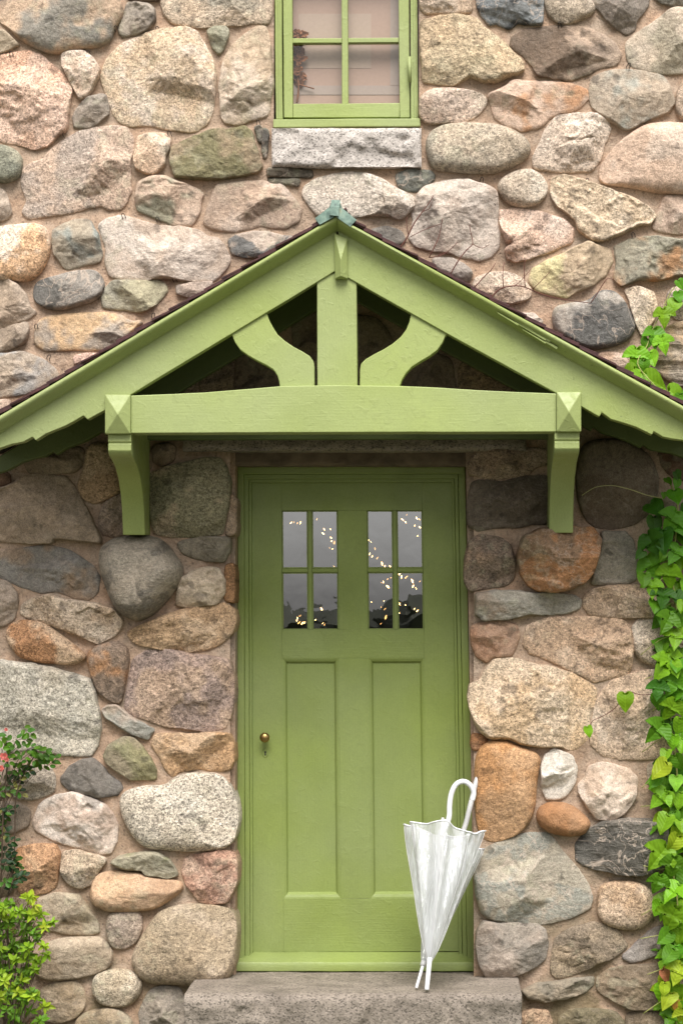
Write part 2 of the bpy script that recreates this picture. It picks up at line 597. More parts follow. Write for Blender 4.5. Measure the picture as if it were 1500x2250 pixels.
def mat_emit(name, col, s):
    t = NT(name)
    e = t.node('ShaderNodeEmission')
    e.inputs[0].default_value = tuple(col) + (1,)
    e.inputs[1].default_value = s
    return t.finish(e)

PAINT = (0.305, 0.36, 0.125)
M_STONE = mat_stone()
M_MORTAR = mat_mortar()
M_SILL = mat_granite('sill_granite', (0.50, 0.45, 0.41))
M_LINTEL = mat_granite('lintel_granite', (0.24, 0.20, 0.165))
M_STEP = mat_granite('step_granite', (0.25, 0.21, 0.173), 0.38)
M_PX = mat_paint('green_paint_level', PAINT, 'x', 1.2, 0.2)
M_PZ = mat_paint('green_paint_upright', PAINT, 'z', 1.2)
M_PN = mat_paint('green_paint_sloping', PAINT, 'n', 1.4)
M_DOOR = mat_paint('green_door_paint', (0.225, 0.28, 0.072), 'z', 0.9, 0.2)
M_DOORX = mat_paint('green_door_paint_level', (0.225, 0.28, 0.072), 'x', 1.0, 0.26)
M_SHADED = mat_paint('shaded_inner_green_paint', (0.105, 0.135, 0.04), 'n', 1.0)  # hood green with the shade under the roof put into its colour
M_DARKWOOD = mat_plain('dark_roof_boards', (0.035, 0.03, 0.02), 0.8)
M_SHINGLE = mat_plain('dark_red_shingle', (0.055, 0.018, 0.017), 0.75, 0.5, 30, 0.5)
M_COPPER = mat_copper()
M_GLASS = mat_glass(0.010, 4.2)
M_WINGLASS = mat_glass(0.03, 1.6)
M_BRASS = mat_plain('old_brass', (0.36, 0.24, 0.09), 0.32, 0.2, 60, 0.1, Metallic=1.0)
M_BLACK = mat_plain('blackened_iron', (0.012, 0.010, 0.009), 0.6)
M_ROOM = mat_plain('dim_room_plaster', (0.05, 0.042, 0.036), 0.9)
M_BULB = mat_emit('warm_bulb', (1.0, 0.56, 0.20), 4.5)
M_BULB_DIM = mat_emit('dim_bulb', (1.0, 0.50, 0.16), 1.3)
M_WHITE = mat_plain('white_plastic', (0.78, 0.78, 0.80), 0.35, 0.03, 20, 0.02)
M_GREYPL = mat_plain('pale_grey_plastic', (0.55, 0.54, 0.54), 0.35, 0.05)
M_STEEL = mat_plain('bright_steel', (0.6, 0.6, 0.6), 0.25, 0.1, 30, 0.05, Metallic=1.0)
M_FILM = mat_film()
M_LEAF = mat_leaf('leaf_green')
M_STEM = mat_plain('green_vine_stem', (0.26, 0.27, 0.07), 0.6)
M_TWIG = mat_plain('red_brown_twig', (0.11, 0.035, 0.022), 0.7)
M_BARK = mat_plain('brown_shrub_twig', (0.07, 0.045, 0.025), 0.8)
M_SEED = mat_plain('brown_seed_head', (0.13, 0.062, 0.03), 0.85)
M_ROSE = mat_plain('coral_petal', (0.60, 0.14, 0.115), 0.5, 0.3, 120, 0.3)
M_BLIND = mat_plain('pink_linen_blind', (0.43, 0.285, 0.235), 0.9, 0.04, 60, 0.05)
M_BLIND2 = mat_plain('pale_picture_mount', (0.45, 0.325, 0.27), 0.9, 0.04, 60, 0.05)
M_BLIND3 = mat_plain('grey_lilac_trim', (0.395, 0.30, 0.27), 0.9, 0.04, 60, 0.05)
M_RUST = mat_plain('russet_reflected_leaf', (0.22, 0.085, 0.035), 0.8, 0.4, 50, 0.3)  # colour of the imitated tree reflection in the upper window
M_CROC = mat_plain('dry_tan_leaf', (0.36, 0.17, 0.09), 0.8, 0.3, 50, 0.3)

# ------------------------------------------------------------------ ground and the wood behind the viewer
def mat_ground():
    t = NT('gravel_and_grass')
    pos = t.pos()
    n = t.noise(pos, 0.35, 5, 0.6).outputs[0]
    n2 = t.noise(pos, 60, 3, 0.6).outputs[0]
    c = t.mix(t.range(n, 0.45, 0.55), (0.17, 0.15, 0.12), (0.065, 0.085, 0.035))
    c = t.mix(1.0, c, t.ramp(n2, [(0.3, 0.7), (0.5, 1.0), (0.7, 1.25)]), 'MULTIPLY')
    return t.finish(t.principled(c, 0.95, t.bump(n2, 0.5, 0.02)))
g = 600.0
gm = bpy.data.meshes.new('ground')
gm.from_pydata([(-g, -g, 0), (g, -g, 0), (g, g, 0), (-g, g, 0)], [], [[0, 1, 2, 3]])
go = add('ground', gm, mat_ground())
go['kind'] = 'structure'

# ------------------------------------------------------------------ the stones of the wall
# each: make | colours | edge style | projection in cm | outline (pixels of an enlarged view of the photo)
VIEWS = {'A': (0, 0, .41333), 'B': (0, 450, .41333), 'C': (880, 0, .41333), 'D': (880, 380, .41333), 'E': (560, 0, .26667),
         'F': (0, 920, .36667), 'G': (0, 1380, .36667), 'H': (0, 1780, .36667), 'I': (1000, 920, .33333),
         'J': (1000, 1380, .33333), 'K': (1000, 1780, .33333), 'T': (0, 0, 1.0)}
STONES = """
A n 8f8b82 c4a88d r 7 -10,100 40,40 60,-60 600,-60 640,20 650,80 600,160 585,215 500,245 390,255 330,275 260,275 170,240 90,185 50,140
A n 8c8379 a79c8e f 5 690,10 790,30 815,50 825,110 790,150 720,180 650,190 632,165 655,90 675,30
A g a39a8a c7b29a m 5 855,-60 1440,-60 1445,60 1420,125 1340,120 1260,128 1120,140 1000,135 920,120 880,80 860,20
A n 6b5a4a 7d6a58 m 4 680,-60 850,-60 845,-5 760,2 690,-2
A n b3a38c c1b29c s 4 -40,165 20,165 60,200 105,240 60,258 0,280 -40,285
A g d3ac93 dbb9a4 f 7 -60,300 60,285 150,270 215,290 290,355 345,410 380,470 370,560 355,640 350,690 300,730 250,780 190,792 90,765 0,750 -60,740
A g cdb5a0 d6c3b2 f 6 335,290 390,278 450,278 500,320 530,370 520,420 490,460 460,515 430,525 400,480 370,410 335,340
A n 9c9287 a89f94 f 5 470,525 540,503 565,510 575,560 578,605 520,650 470,680 400,675 388,620 400,590
A g cbb59a d2c0ae m 6 640,240 740,195 850,160 1000,150 1045,170 1080,230 1120,300 1145,390 1140,480 1130,580 1100,660 1040,695 960,690 880,680 790,660 700,670 640,650 605,600 585,540 555,470 540,400 570,320
A n 9a9a86 a9a894 f 4 1105,165 1140,148 1205,148 1212,180 1190,240 1165,288 1130,255 1120,210
A n b8a58e d3c3b2 m 6 1370,140 1410,145 1430,220 1440,330 1448,450 1430,540 1420,610 1370,620 1270,660 1200,650 1180,620 1178,520 1168,450 1185,370 1195,310 1230,255 1300,190
A g 8e9080 a5a48f r 6 -60,775 30,780 90,810 115,850 112,910 90,945 30,965 -60,950
A g c3ab98 b5a497 f 7 420,700 500,680 600,668 670,680 705,730 705,800 690,860 690,960 695,1020 670,1070 640,1110 580,1115 540,1090 470,1100 400,1125 280,1140 160,1158 120,1130 150,1070 115,980 120,900 160,870 230,850 270,800 330,755
A g d0b49b d9c6b4 f 6 735,730 790,712 880,715 905,745 900,790 878,830 880,870 815,925 770,920 725,895 715,840 730,790
A n 9d8c72 7f7a55 s 5 915,780 1000,740 1100,700 1190,683 1200,695 1300,675 1335,700 1360,780 1390,885 1370,915 1270,935 1150,950 1030,950 935,940 915,890 905,840
A k 77736c 8d887e s 3 1358,680 1380,668 1395,690 1388,760 1372,745
A k 5b5853 77736c s 3 1402,684 1425,690 1415,830 1402,845 1398,760
A n 9c9a86 cbb09a f 6 735,975 800,945 880,940 930,965 1040,1000 1078,1030 1060,1080 1060,1130 1020,1195 930,1200 860,1170 790,1140 735,1115 722,1060
A n b09a88 cdb9a9 f 6 1150,980 1280,965 1420,965 1500,990 1560,1060 1600,1110 1590,1170 1520,1215 1400,1200 1250,1228 1130,1215 1085,1190 1100,1120 1130,1040
A n a8998a b7a899 m 5 -60,1000 20,1010 45,1080 60,1135 30,1165 -60,1180
B g dcb48c e2d0bd r 7 -60,130 80,115 180,105 240,125 262,190 260,260 225,340 180,390 120,402 50,395 -60,375
B n a89e8d 8b9490 f 6 285,140 340,100 400,78 480,90 500,130 525,160 530,200 545,270 530,300 440,320 360,345 330,310 295,260 285,200
B n bfae9f d3c6ba m 7 570,75 640,58 720,80 850,115 960,120 1060,140 1100,175 1160,180 1190,220 1220,290 1190,350 1130,405 1020,400 900,385 760,395 640,390 590,375 565,310 570,230 545,160 528,110
B k 6f6f6e b7a799 f 4 1215,190 1260,165 1330,145 1420,145 1500,165 1560,170 1500,220 1400,275 1300,275 1235,260
B k 96918a 6f6d69 r 6 200,415 280,390 400,360 490,350 530,375 552,430 530,490 440,525 310,557 240,540 190,505 185,455
B n 9f9b8b b0ab8c f 5 560,440 600,405 720,410 830,405 880,420 890,460 850,510 770,565 650,560 550,545 542,495
B n b4a396 c9bcb1 s 4 940,430 1020,420 1130,410 1110,450 1000,490 940,470
B n b09e8b bcab99 f 6 -60,395 40,395 100,430 140,480 160,540 190,575 150,605 60,640 -60,665
B n a39382 b5a594 m 5 -60,672 60,652 145,622 152,690 125,735 60,760 -60,785
B n d3b28a a5998c m 6 270,590 400,580 560,575 640,590 700,625 760,620 700,690 600,760 500,770 350,765 240,775 190,735 190,670 215,620
B g b98f7c c7a391 m 4 400,805 470,795 540,795 470,840 400,850
B n b0a190 9fa0a0 m 5 -60,800 40,795 140,785 240,830 300,880 310,915 200,980 100,1010 -60,1020
B n b59a86 c2a997 m 4 -60,1060 20,1040 60,1050 10,1100 -60,1110
C g b8a28c c6b29e m 4 105,-60 370,-60 375,60 300,70 200,65 130,68 108,30
C k 7d8285 4c5155 f 5 385,-60 755,-60 750,130 690,125 620,118 575,152 510,120 470,135 430,80 410,30
C g b3a593 c2b5a5 r 6 780,-60 970,-60 1000,0 1028,45 1000,80 920,115 870,130 820,110 785,70 770,20
C n 8f857b c9bdb0 f 6 1000,-60 1325,-60 1310,30 1250,110 1235,165 1200,185 1130,140 1060,60 1020,10
C n aba28f c4b5a2 m 6 1440,45 1560,48 1620,60 1620,380 1430,388 1330,380 1220,350 1205,300 1198,230 1250,180 1330,130
C n 7c776c 8d887c m 4 1330,-60 1600,-60 1590,22 1440,24 1390,10 1350,-10
C g c0aa8c c6b290 s 6 110,120 200,90 300,85 400,105 440,150 500,190 560,240 600,290 650,330 655,375 600,400 500,440 430,432 370,408 270,458 190,445 120,430 112,330 105,220
C n 776759 b29c88 f 6 590,200 660,160 760,145 900,135 1000,150 1080,185 1140,230 1168,290 1140,345 1050,365 980,400 900,424 800,410 730,400 700,350 640,290 580,250
C n cdb29e be8c62 f 6 465,505 560,460 600,435 750,436 900,444 985,480 995,520 940,575 840,610 790,625 740,675 640,697 560,670 500,620 485,560
C n aea08f 9fa096 m 6 1020,410 1130,372 1270,375 1380,400 1420,450 1450,540 1420,590 1320,630 1200,690 1110,645 1060,600 1020,560 1000,490
C g b09a85 bfab98 r 5 1470,500 1500,430 1600,420 1600,640 1490,630 1465,590
C g c2a996 cdb7a6 r 6 110,515 160,480 260,475 360,485 440,510 455,545 420,590 360,640 250,650 140,652 108,620 102,565
C g b7a996 a9a08f r 7 160,710 230,670 360,660 480,665 580,690 650,735 685,780 670,830 600,880 500,912 380,915 250,905 175,890 150,840 140,760
C g c9b7a6 d4c5b6 f 7 830,615 950,608 1040,612 1100,650 1112,690 1080,770 1060,850 1010,905 900,912 800,905 710,885 705,840 740,760 770,690
C n cdb29d d6c0ae r 8 1300,670 1400,658 1500,665 1640,680 1640,1010 1500,1025 1380,1020 1250,990 1100,975 1058,955 1065,890 1120,810 1200,730
C g b6a795 cbbfae r 6 540,955 600,920 680,905 740,935 775,985 765,1040 720,1085 650,1100 580,1080 530,1030 520,985
E k 5d615c 6e716a s 3 1165,1440 1230,1410 1330,1400 1440,1405 1475,1440 1470,1480 1400,1520 1340,1575 1260,1575 1190,1540
E k 5d564c 6d6559 s 3 105,1392 250,1385 475,1400 475,1462 300,1455 110,1450
E k 6d675a 7a7466 s 2 110,1472 250,1468 372,1480 360,1528 230,1515 115,1505
E g c5b8aa d0c5b9 m 6 500,1480 640,1440 780,1420 920,1440 1050,1490 1180,1570 1280,1620 1330,1660 1280,1730 1200,1800 1080,1770 900,1770 760,1790 520,1770 450,1690 395,1600 420,1530
D n bdaea2 c8bcb1 f 7 130,75 240,45 350,42 450,65 510,100 512,200 510,270 525,330 515,400 480,440 430,460 340,445 250,420 150,410 80,385 50,345 70,260 60,190 90,120
D g d2b5a2 dbc3b3 f 6 520,205 620,190 740,205 800,230 870,250 920,300 905,365 830,400 720,440 610,468 570,450 560,410 590,380 560,370 545,310
D g d2bda2 dccbb4 s 7 800,30 860,14 950,38 1040,72 1130,105 1220,130 1310,180 1350,235 1320,270 1250,280 1180,320 1090,360 1020,360 950,310 925,250 890,220 830,175 795,110
D n b7a190 c3b0a1 m 5 1400,130 1450,122 1620,135 1620,320 1400,315 1340,295 1360,230
D n 969281 b98a5c s 6 1130,390 1220,355 1340,340 1440,350 1620,385 1620,540 1480,545 1380,570 1260,565 1170,600 1130,560 1145,480
D n bda98e cfc58f f 6 700,510 760,480 880,425 990,370 1040,390 1110,410 1122,470 1090,540 1020,590 950,620 880,660 800,645 720,625 680,580
D g bfa893 cdb9a6 m 5 400,560 470,535 560,530 640,560 690,620 680,660 600,690 520,680 430,640 385,600
D n a9a098 8f8a85 m 4 170,455 260,455 330,485 375,530 360,570 310,570 240,530 180,490
D k a8a29a 6a6a68 r 7 810,720 900,700 1000,690 1060,630 1130,635 1180,680 1220,760 1240,820 1210,880 1130,915 1000,935 900,900 820,840
D g cfbaa0 d9c8b2 f 6 1190,620 1260,610 1340,640 1360,720 1340,780 1280,865 1250,800 1235,740 1215,670
D g a59888 b5a899 r 5 1415,650 1450,610 1620,590 1620,780 1470,780 1430,740
D l c0a585 9a8d7c s 5 1390,830 1480,795 1620,795 1620,1110 1480,1130 1400,1090 1330,1040 1350,950
D n bfa08a cdb29f m 4 1040,965 1110,955 1190,970 1200,1030 1140,1030
D n cbb8ac d6c6bb s 3 620,745 700,745 755,785 740,810 680,790
T n 8f8880 7b7771 m 3 815,505 850,498 880,510 890,530 860,540 830,525
T n 8a7a68 97886f m 4 880,790 940,770 990,790 1000,850 985,890 890,890
T g 9a8468 a59072 m 4 1008,800 1060,785 1120,800 1180,840 1170,890 1010,890
T n 8a7a68 7d6d5c m 4 520,770 570,760 615,790 625,870 520,890
T g 8f7d6a 9b8873 m 4 400,840 460,810 512,795 512,890 400,895
T n 7d6d5c 8f7d6a m 4 640,690 690,670 735,690 740,800 650,800
T n 857462 93826c m 4 755,690 830,700 870,760 865,870 760,870
T g 8f7d6a 7d6d5c m 4 640,815 745,815 745,890 640,895
T n 8a7a68 7d6d5c m 4 1190,850 1300,870 1330,920 1200,945
F n b09c88 a08d78 s 6 -60,450 80,390 170,340 300,332 400,345 450,410 510,520 560,620 600,700 610,745 500,735 330,715 310,745 180,745 60,735 -60,725
F n 8a7a68 9a8873 m 5 150,260 250,200 400,170 500,180 510,260 450,318 300,322 180,325
F g ab8f70 b99f80 r 5 530,160 640,150 690,250 720,320 725,430 640,480 560,505 500,470 470,400 510,300
F g 8f7a68 9b8878 m 4 640,500 735,455 750,600 748,690 690,705 620,690 595,620 610,550
F n 7b6150 8b7160 m 4 -60,300 50,330 60,380 0,400 -60,390
F g a8987f 8a8567 m 6 890,340 1000,290 1120,265 1230,240 1320,240 1360,290 1375,400 1370,520 1340,640 1330,690 1200,700 1050,705 930,690 905,560 885,430
F n 7f7869 8e8676 m 6 1065,745 1150,720 1280,712 1375,715 1375,790 1340,855 1260,850 1160,830 1085,800
F c a09789 7f796f r 21 680,725 800,708 930,712 1000,760 1060,840 1095,900 1075,980 1010,1070 930,1160 840,1207 760,1180 700,1130 660,1040 630,960 605,860 615,780
F n 9a8672 8a8680 m 6 -60,820 20,790 150,780 270,760 400,785 490,840 560,890 595,950 585,1040 530,1090 440,1070 350,1025 250,1040 120,1000 10,950 -60,920
F n bfae98 cdbda8 f 7 1150,915 1240,892 1310,900 1345,970 1345,1050 1300,1110 1220,1120 1130,1135 1060,1115 1065,1040 1090,960
F g b59e86 c2ae98 s 6 130,1120 200,1075 300,1055 400,1085 510,1100 600,1110 690,1150 735,1210 730,1250 690,1300 590,1348 500,1310 400,1270 280,1225 170,1200 125,1170
F n 9f8f80 ad9d8e m 5 -60,960 50,980 100,1050 105,1120 80,1200 20,1240 -60,1235
F g b99a78 c7ab8b m 7 770,1280 900,1220 1000,1180 1120,1140 1250,1125 1340,1105 1400,1140 1410,1210 1390,1280 1320,1345 1230,1385 1080,1400 950,1375 830,1350 790,1320
F g 8f7860 9d8770 m 2 1388,450 1410,480 1410,690 1352,700 1378,560
F g 96704c a37e5a m 2 1352,880 1400,870 1405,1100 1348,1090
F n 7f6a58 8d7865 m 4 920,170 1000,150 1050,170 1040,250 960,280 920,250
F n 8a7764 7d6b5a m 4 860,180 905,200 900,300 865,300
G g c0a487 b07d50 r 6 60,-10 130,-45 250,-30 340,30 420,90 505,160 510,180 450,215 330,205 220,195 130,170 80,120 45,50
G g b0aa9c c2bcae s 5 -60,190 60,200 200,215 350,245 470,285 545,310 570,390 590,480 605,600 590,700 550,765 400,765 300,745 150,735 -60,760
G g b8875b 8f7b6a r 7 540,140 600,105 690,85 760,120 770,190 755,280 740,380 720,450 670,435 590,375 555,280 530,190
G g b39a85 a28c82 m 7 800,190 880,140 1000,130 1150,160 1250,170 1370,190 1390,280 1400,400 1380,520 1340,610 1240,615 1150,600 1000,585 880,545 790,520 750,480 760,380 780,280
G n b7a697 9c9c94 s 4 610,490 650,465 700,465 760,510 850,570 925,610 890,668 800,640 720,590 640,540
G n 978c74 8a8760 f 6 660,700 740,655 800,660 840,700 900,780 935,850 930,905 860,905 790,908 700,850 635,800 625,760
G g b8956f c4a583 m 7 930,640 1030,635 1150,640 1300,630 1370,640 1395,700 1395,800 1370,850 1260,850 1170,835 1080,860 1035,887 1000,850 960,770 915,700
G x 6a6662 7d7872 f 6 420,830 500,790 550,785 610,820 650,880 720,930 735,960 700,1000 600,1008 500,990 410,960 375,930 365,900
G w c0b6a6 cbc2b3 r 8 740,990 850,955 1000,950 1050,900 1140,875 1280,876 1340,900 1385,970 1415,1060 1420,1150 1400,1270 1330,1320 1220,1325 1120,1333 1000,1320 880,1310 810,1250 750,1150 725,1060
G n c4ae9e dccfc4 f 7 240,1060 330,1000 450,985 560,1020 640,1070 680,1130 705,1180 700,1270 660,1350 580,1345 450,1310 320,1270 220,1210 195,1150
G g 9c9080 aca091 m 5 70,860 200,820 300,830 330,900 320,985 200,1025 80,1020
G n 98897a a59686 m 4 -60,790 50,800 55,900 40,1000 -60,1010
G n 8e7f70 9b8c7c m 4 -60,1050 100,1050 180,1090 170,1180 80,1230 -60,1240
H g ac7d53 b98c63 m 6 100,240 200,210 330,205 360,260 350,360 335,450 290,490 200,505 120,490 90,380
H g b5a48f c2b3a0 m 6 380,250 470,245 560,265 640,295 600,350 560,430 490,465 420,440 375,390 368,310
H n 9d9782 868a58 s 6 665,310 740,270 860,250 950,255 1020,300 1055,360 1065,390 1020,405 880,390 850,355 740,350
H n b59578 caa682 r 7 600,385 700,367 780,374 850,385 880,405 980,420 1080,430 1095,470 1020,530 920,590 800,598 660,603 580,570 550,520 560,440
H g c2a692 b38872 m 7 1110,290 1200,270 1330,240 1400,260 1420,350 1410,450 1360,550 1280,560 1200,545 1130,460 1095,380
H n a29078 b0a088 f 5 240,530 350,500 470,510 520,580 590,680 600,735 520,750 430,745 300,720 210,700 200,600
H g 9a8778 a89686 r 5 650,630 740,605 840,615 850,700 820,780 750,825 680,820 645,740
H g b3a28c a7957a r 9 960,610 1060,575 1200,570 1330,580 1400,620 1415,720 1410,850 1390,980 1310,1050 1180,1045 1040,1030 930,1035 850,1005 800,930 800,870 850,770 900,690
H n a5937c b3a28b r 7 300,790 420,770 590,765 640,800 670,860 660,930 560,980 420,1005 280,1015 210,970 230,870
H g b0a189 bdb09a r 6 570,1000 640,965 740,960 820,985 850,1040 830,1110 770,1165 680,1175 600,1150 560,1090
H n 94836a a2927a m 4 250,1080 330,1040 450,1030 500,1080 510,1170 460,1240 340,1275 260,1250
H n 97876e a5967e r 5 460,1250 560,1205 680,1190 760,1230 800,1290 780,1360 450,1360
H n 91887c 7e7872 m 5 900,1080 980,1055 1080,1075 1105,1150 1105,1300 1080,1360 870,1360 830,1220
H n 8c7c68 998a75 m 4 -60,900 60,890 180,930 190,1010 60,1040 -60,1030
H n 85765f 93846d m 4 -60,1060 120,1060 220,1100 230,1220 100,1300 -60,1300
H n 8c7c68 998a75 m 4 -60,260 70,270 80,380 60,500 -60,520
H n 93846d a1927b m 4 -60,540 150,530 180,620 170,720 60,760 -60,740
H n 85765f 93846d m 4 -60,780 150,770 190,850 150,890 -60,880
I g 8f7a66 9d8975 m 5 110,260 170,205 300,195 450,195 600,205 615,290 520,320 480,365 400,375 260,396 180,385 95,360 85,310
I n 62584c 74695b f 5 110,415 220,405 300,425 450,385 600,375 615,500 600,690 500,690 400,715 240,715 150,740 85,700 80,560
I n 6b5d4e 7b6d5d r 6 830,180 950,140 1090,145 1200,190 1290,270 1330,400 1320,520 1270,620 1180,690 1050,722 930,715 870,670 820,570 800,400
I n 6b5040 7b6050 m 4 1340,200 1560,220 1560,420 1430,380 1360,300
I g a98d76 8a7868 m 6 90,820 160,770 280,780 360,830 385,920 380,1050 330,1095 220,1110 100,1130 70,1070 65,930
I c 8c7158 ab7748 f 19 440,780 560,728 720,712 900,722 955,800 940,900 900,1020 850,1080 760,1120 660,1143 540,1130 480,1100 430,1030 408,900
I n 8f897c 9b9589 s 4 962,742 1120,745 1170,810 1190,900 1185,1060 1130,1085 960,1095 900,1085 925,980 950,860
I n 9c8672 aa9581 m 4 1210,830 1260,760 1400,740 1560,760 1560,1060 1230,1080 1200,960
I n 97897a a3a096 s 6 130,1160 250,1135 400,1135 520,1150 650,1150 790,1170 830,1200 820,1250 730,1280 600,1290 480,1285 350,1320 190,1330 130,1290
I g ae967e bca690 m 6 850,1170 930,1120 1080,1105 1200,1100 1330,1130 1350,1250 1320,1305 1150,1305 1000,1305 880,1290 840,1230
J n a07a60 b08c72 f 5 105,0 150,-30 300,-50 400,-20 420,60 370,180 250,190 200,230 140,180 110,100
J g c1a489 cdb39a f 7 470,-10 560,-55 700,-70 900,-70 1100,-55 1155,10 1170,120 1160,230 1130,310 1020,325 920,355 820,310 700,250 600,200 500,170 445,110
J g c0ae9a ccbcaa r 7 1165,-10 1220,-55 1340,-60 1420,0 1430,150 1380,240 1320,245 1230,215 1175,140
J g cdb08d d7bfa2 m 8 260,210 400,205 500,235 640,260 750,300 850,350 925,400 915,500 890,620 870,730 780,800 700,775 560,780 430,760 350,725 230,725 160,670 110,570 88,450 100,375 170,340 200,270
J g c3ab93 cfbaa5 m 6 1130,318 1250,284 1400,270 1500,350 1500,780 1400,850 1250,860 1060,862 960,830 890,760 885,640 920,500 980,410 1040,350
J g 8f6440 9f7450 m 3 115,700 200,715 205,760 140,800 110,790
J t b98958 c4986a r 8 160,800 220,752 330,748 420,790 530,830 550,870 530,980 520,1130 500,1240 440,1330 300,1400 200,1395 150,1310 135,1100 135,900
J n d3cbc0 dfd9d0 f 6 590,840 650,800 720,825 770,850 795,930 785,1020 740,1095 690,1125 600,1130 572,1060 565,930
J z a9794f b38459 r 7 555,1190 620,1155 720,1160 800,1200 870,1265 880,1300 840,1355 740,1362 640,1345 570,1305 540,1250
J n cbb39e d8c6b6 f 7 880,910 960,890 1050,900 1150,935 1195,990 1190,1100 1150,1180 1080,1240 1000,1270 930,1250 870,1180 815,1080 810,1030 860,980
K k a8a090 98998f m 7 200,250 350,190 470,160 600,155 650,200 720,300 800,390 870,490 900,580 880,650 800,690 700,720 580,750 420,735 260,725 180,680 140,560 130,430 160,320
K y 63605a 716d66 s 7 880,120 960,80 1130,55 1300,60 1400,80 1400,360 1320,400 1220,428 1080,420 940,390 830,365 795,330 795,220
K g b69a7d c3aa90 r 8 950,510 1040,475 1160,470 1250,500 1290,560 1305,650 1280,730 1190,785 1080,775 980,740 940,680
K n a3968a 8f877d f 8 180,730 300,745 420,750 530,755 590,790 605,880 590,980 500,1040 390,1090 300,1135 210,1100 160,1020 140,900 140,800
K g 9c8c76 8b7c69 m 6 660,850 750,790 900,745 1000,765 1080,810 1130,900 1060,960 950,1000 850,1050 760,1090 660,1108 630,1060 640,950
K n 8f8680 9d948e f 5 1100,970 1180,890 1270,810 1370,760 1430,800 1440,900 1380,945 1250,980 1150,1005
K n 8c7b65 7b6b57 m 6 930,1110 1000,1060 1100,1030 1300,1020 1420,1040 1430,1300 1280,1310 1150,1310 1060,1260 940,1190
K n 998c79 8a8272 s 5 440,1190 520,1150 650,1130 800,1110 910,1100 905,1150 860,1200 740,1240 580,1255 470,1235
K g a58a70 b39a80 m 5 430,1350 500,1315 600,1325 630,1380 620,1480 430,1480
K n 83775c 726a50 m 5 680,1370 760,1320 900,1310 1050,1330 1110,1400 1100,1500 680,1500
K n 8a7a64 7b6b57 m 4 1130,1340 1250,1330 1480,1340 1480,1500 1130,1500
K n 94846e a1917b m 4 1330,570 1410,430 1580,420 1580,720 1440,740 1350,690
K n 94846e a1917b m 4 1440,1000 1560,960 1600,1290 1450,1290
K n 9a8a74 a1917b m 4 1440,90 1600,80 1600,390 1430,390
J n 9a8a74 a1917b m 4 1260,900 1400,880 1600,900 1600,1240 1400,1240 1310,1180
J n a3937d a1917b m 4 1450,-40 1620,-40 1620,240 1460,240
I n 8a7a64 9a8a74 m 4 1380,480 1580,470 1580,720 1400,720
"""

def chaikin(p, r, it):
    for _ in range(it):
        q = np.roll(p, -1, axis=0)
        a = p * (1 - r) + q * r
        b = p * r + q * (1 - r)
        p = np.stack([a, b], 1).reshape(-1, 2)
    return p

def even(p, step):
    q = np.vstack([p, p[:1]])
    seg = np.hypot(*(q[1:] - q[:-1]).T)
    cum = np.concatenate([[0], np.cumsum(seg)])
    n = max(20, int(cum[-1] / step))
    s = np.linspace(0, cum[-1], n, endpoint=False)
    return np.stack([np.interp(s, cum, q[:, 0]), np.interp(s, cum, q[:, 1])], 1)

def star_centre(b):
    c0 = b.mean(0)
    lo, hi = b.min(0), b.max(0)
    gx, gy = np.meshgrid(np.linspace(lo[0], hi[0], 25), np.linspace(lo[1], hi[1], 25))
    cand = np.vstack([[c0], np.stack([gx.ravel(), gy.ravel()], 1)])
    e = np.roll(b, -1, 0) - b
    L = np.hypot(e[:, 0], e[:, 1]) + 1e-9
    d = (e[None, :, 0] * (cand[:, None, 1] - b[None, :, 1]) - e[None, :, 1] * (cand[:, None, 0] - b[None, :, 0])) / L[None]
    m = d.min(1)
    return cand[np.argmax(m)]

def dist_to(b, pts):
    e = np.roll(b, -1, 0) - b
    L2 = (e ** 2).sum(1) + 1e-12
    out = np.empty(len(pts))
    for k in range(0, len(pts), 2000):
        q = pts[k:k + 2000]
        r = q[:, None, :] - b[None]
        t = np.clip((r * e[None]).sum(2) / L2[None], 0, 1)
        dd = r - t[..., None] * e[None]
        out[k:k + 2000] = np.sqrt((dd ** 2).sum(2).min(1))
    return out

MAKE = {  # speckle, veins, bands
    'g': (0.58, 0.0, 0.0), 'w': (0.78, 0.0, 0.0), 'n': (0.20, 0.16, 0.08), 'k': (0.22, 0.75, 0.12), 'l': (0.15, 0.1, 0.75),
    't': (0.45, 0.0, 0.0), 'z': (0.05, 0.0, 0.05), 'x': (0.08, 0.03, 0.05), 'y': (0.08, 0.8, 0.65), 'c': (0.35, 0.35, 0.3)}
STONE_FACTOR = 0.88

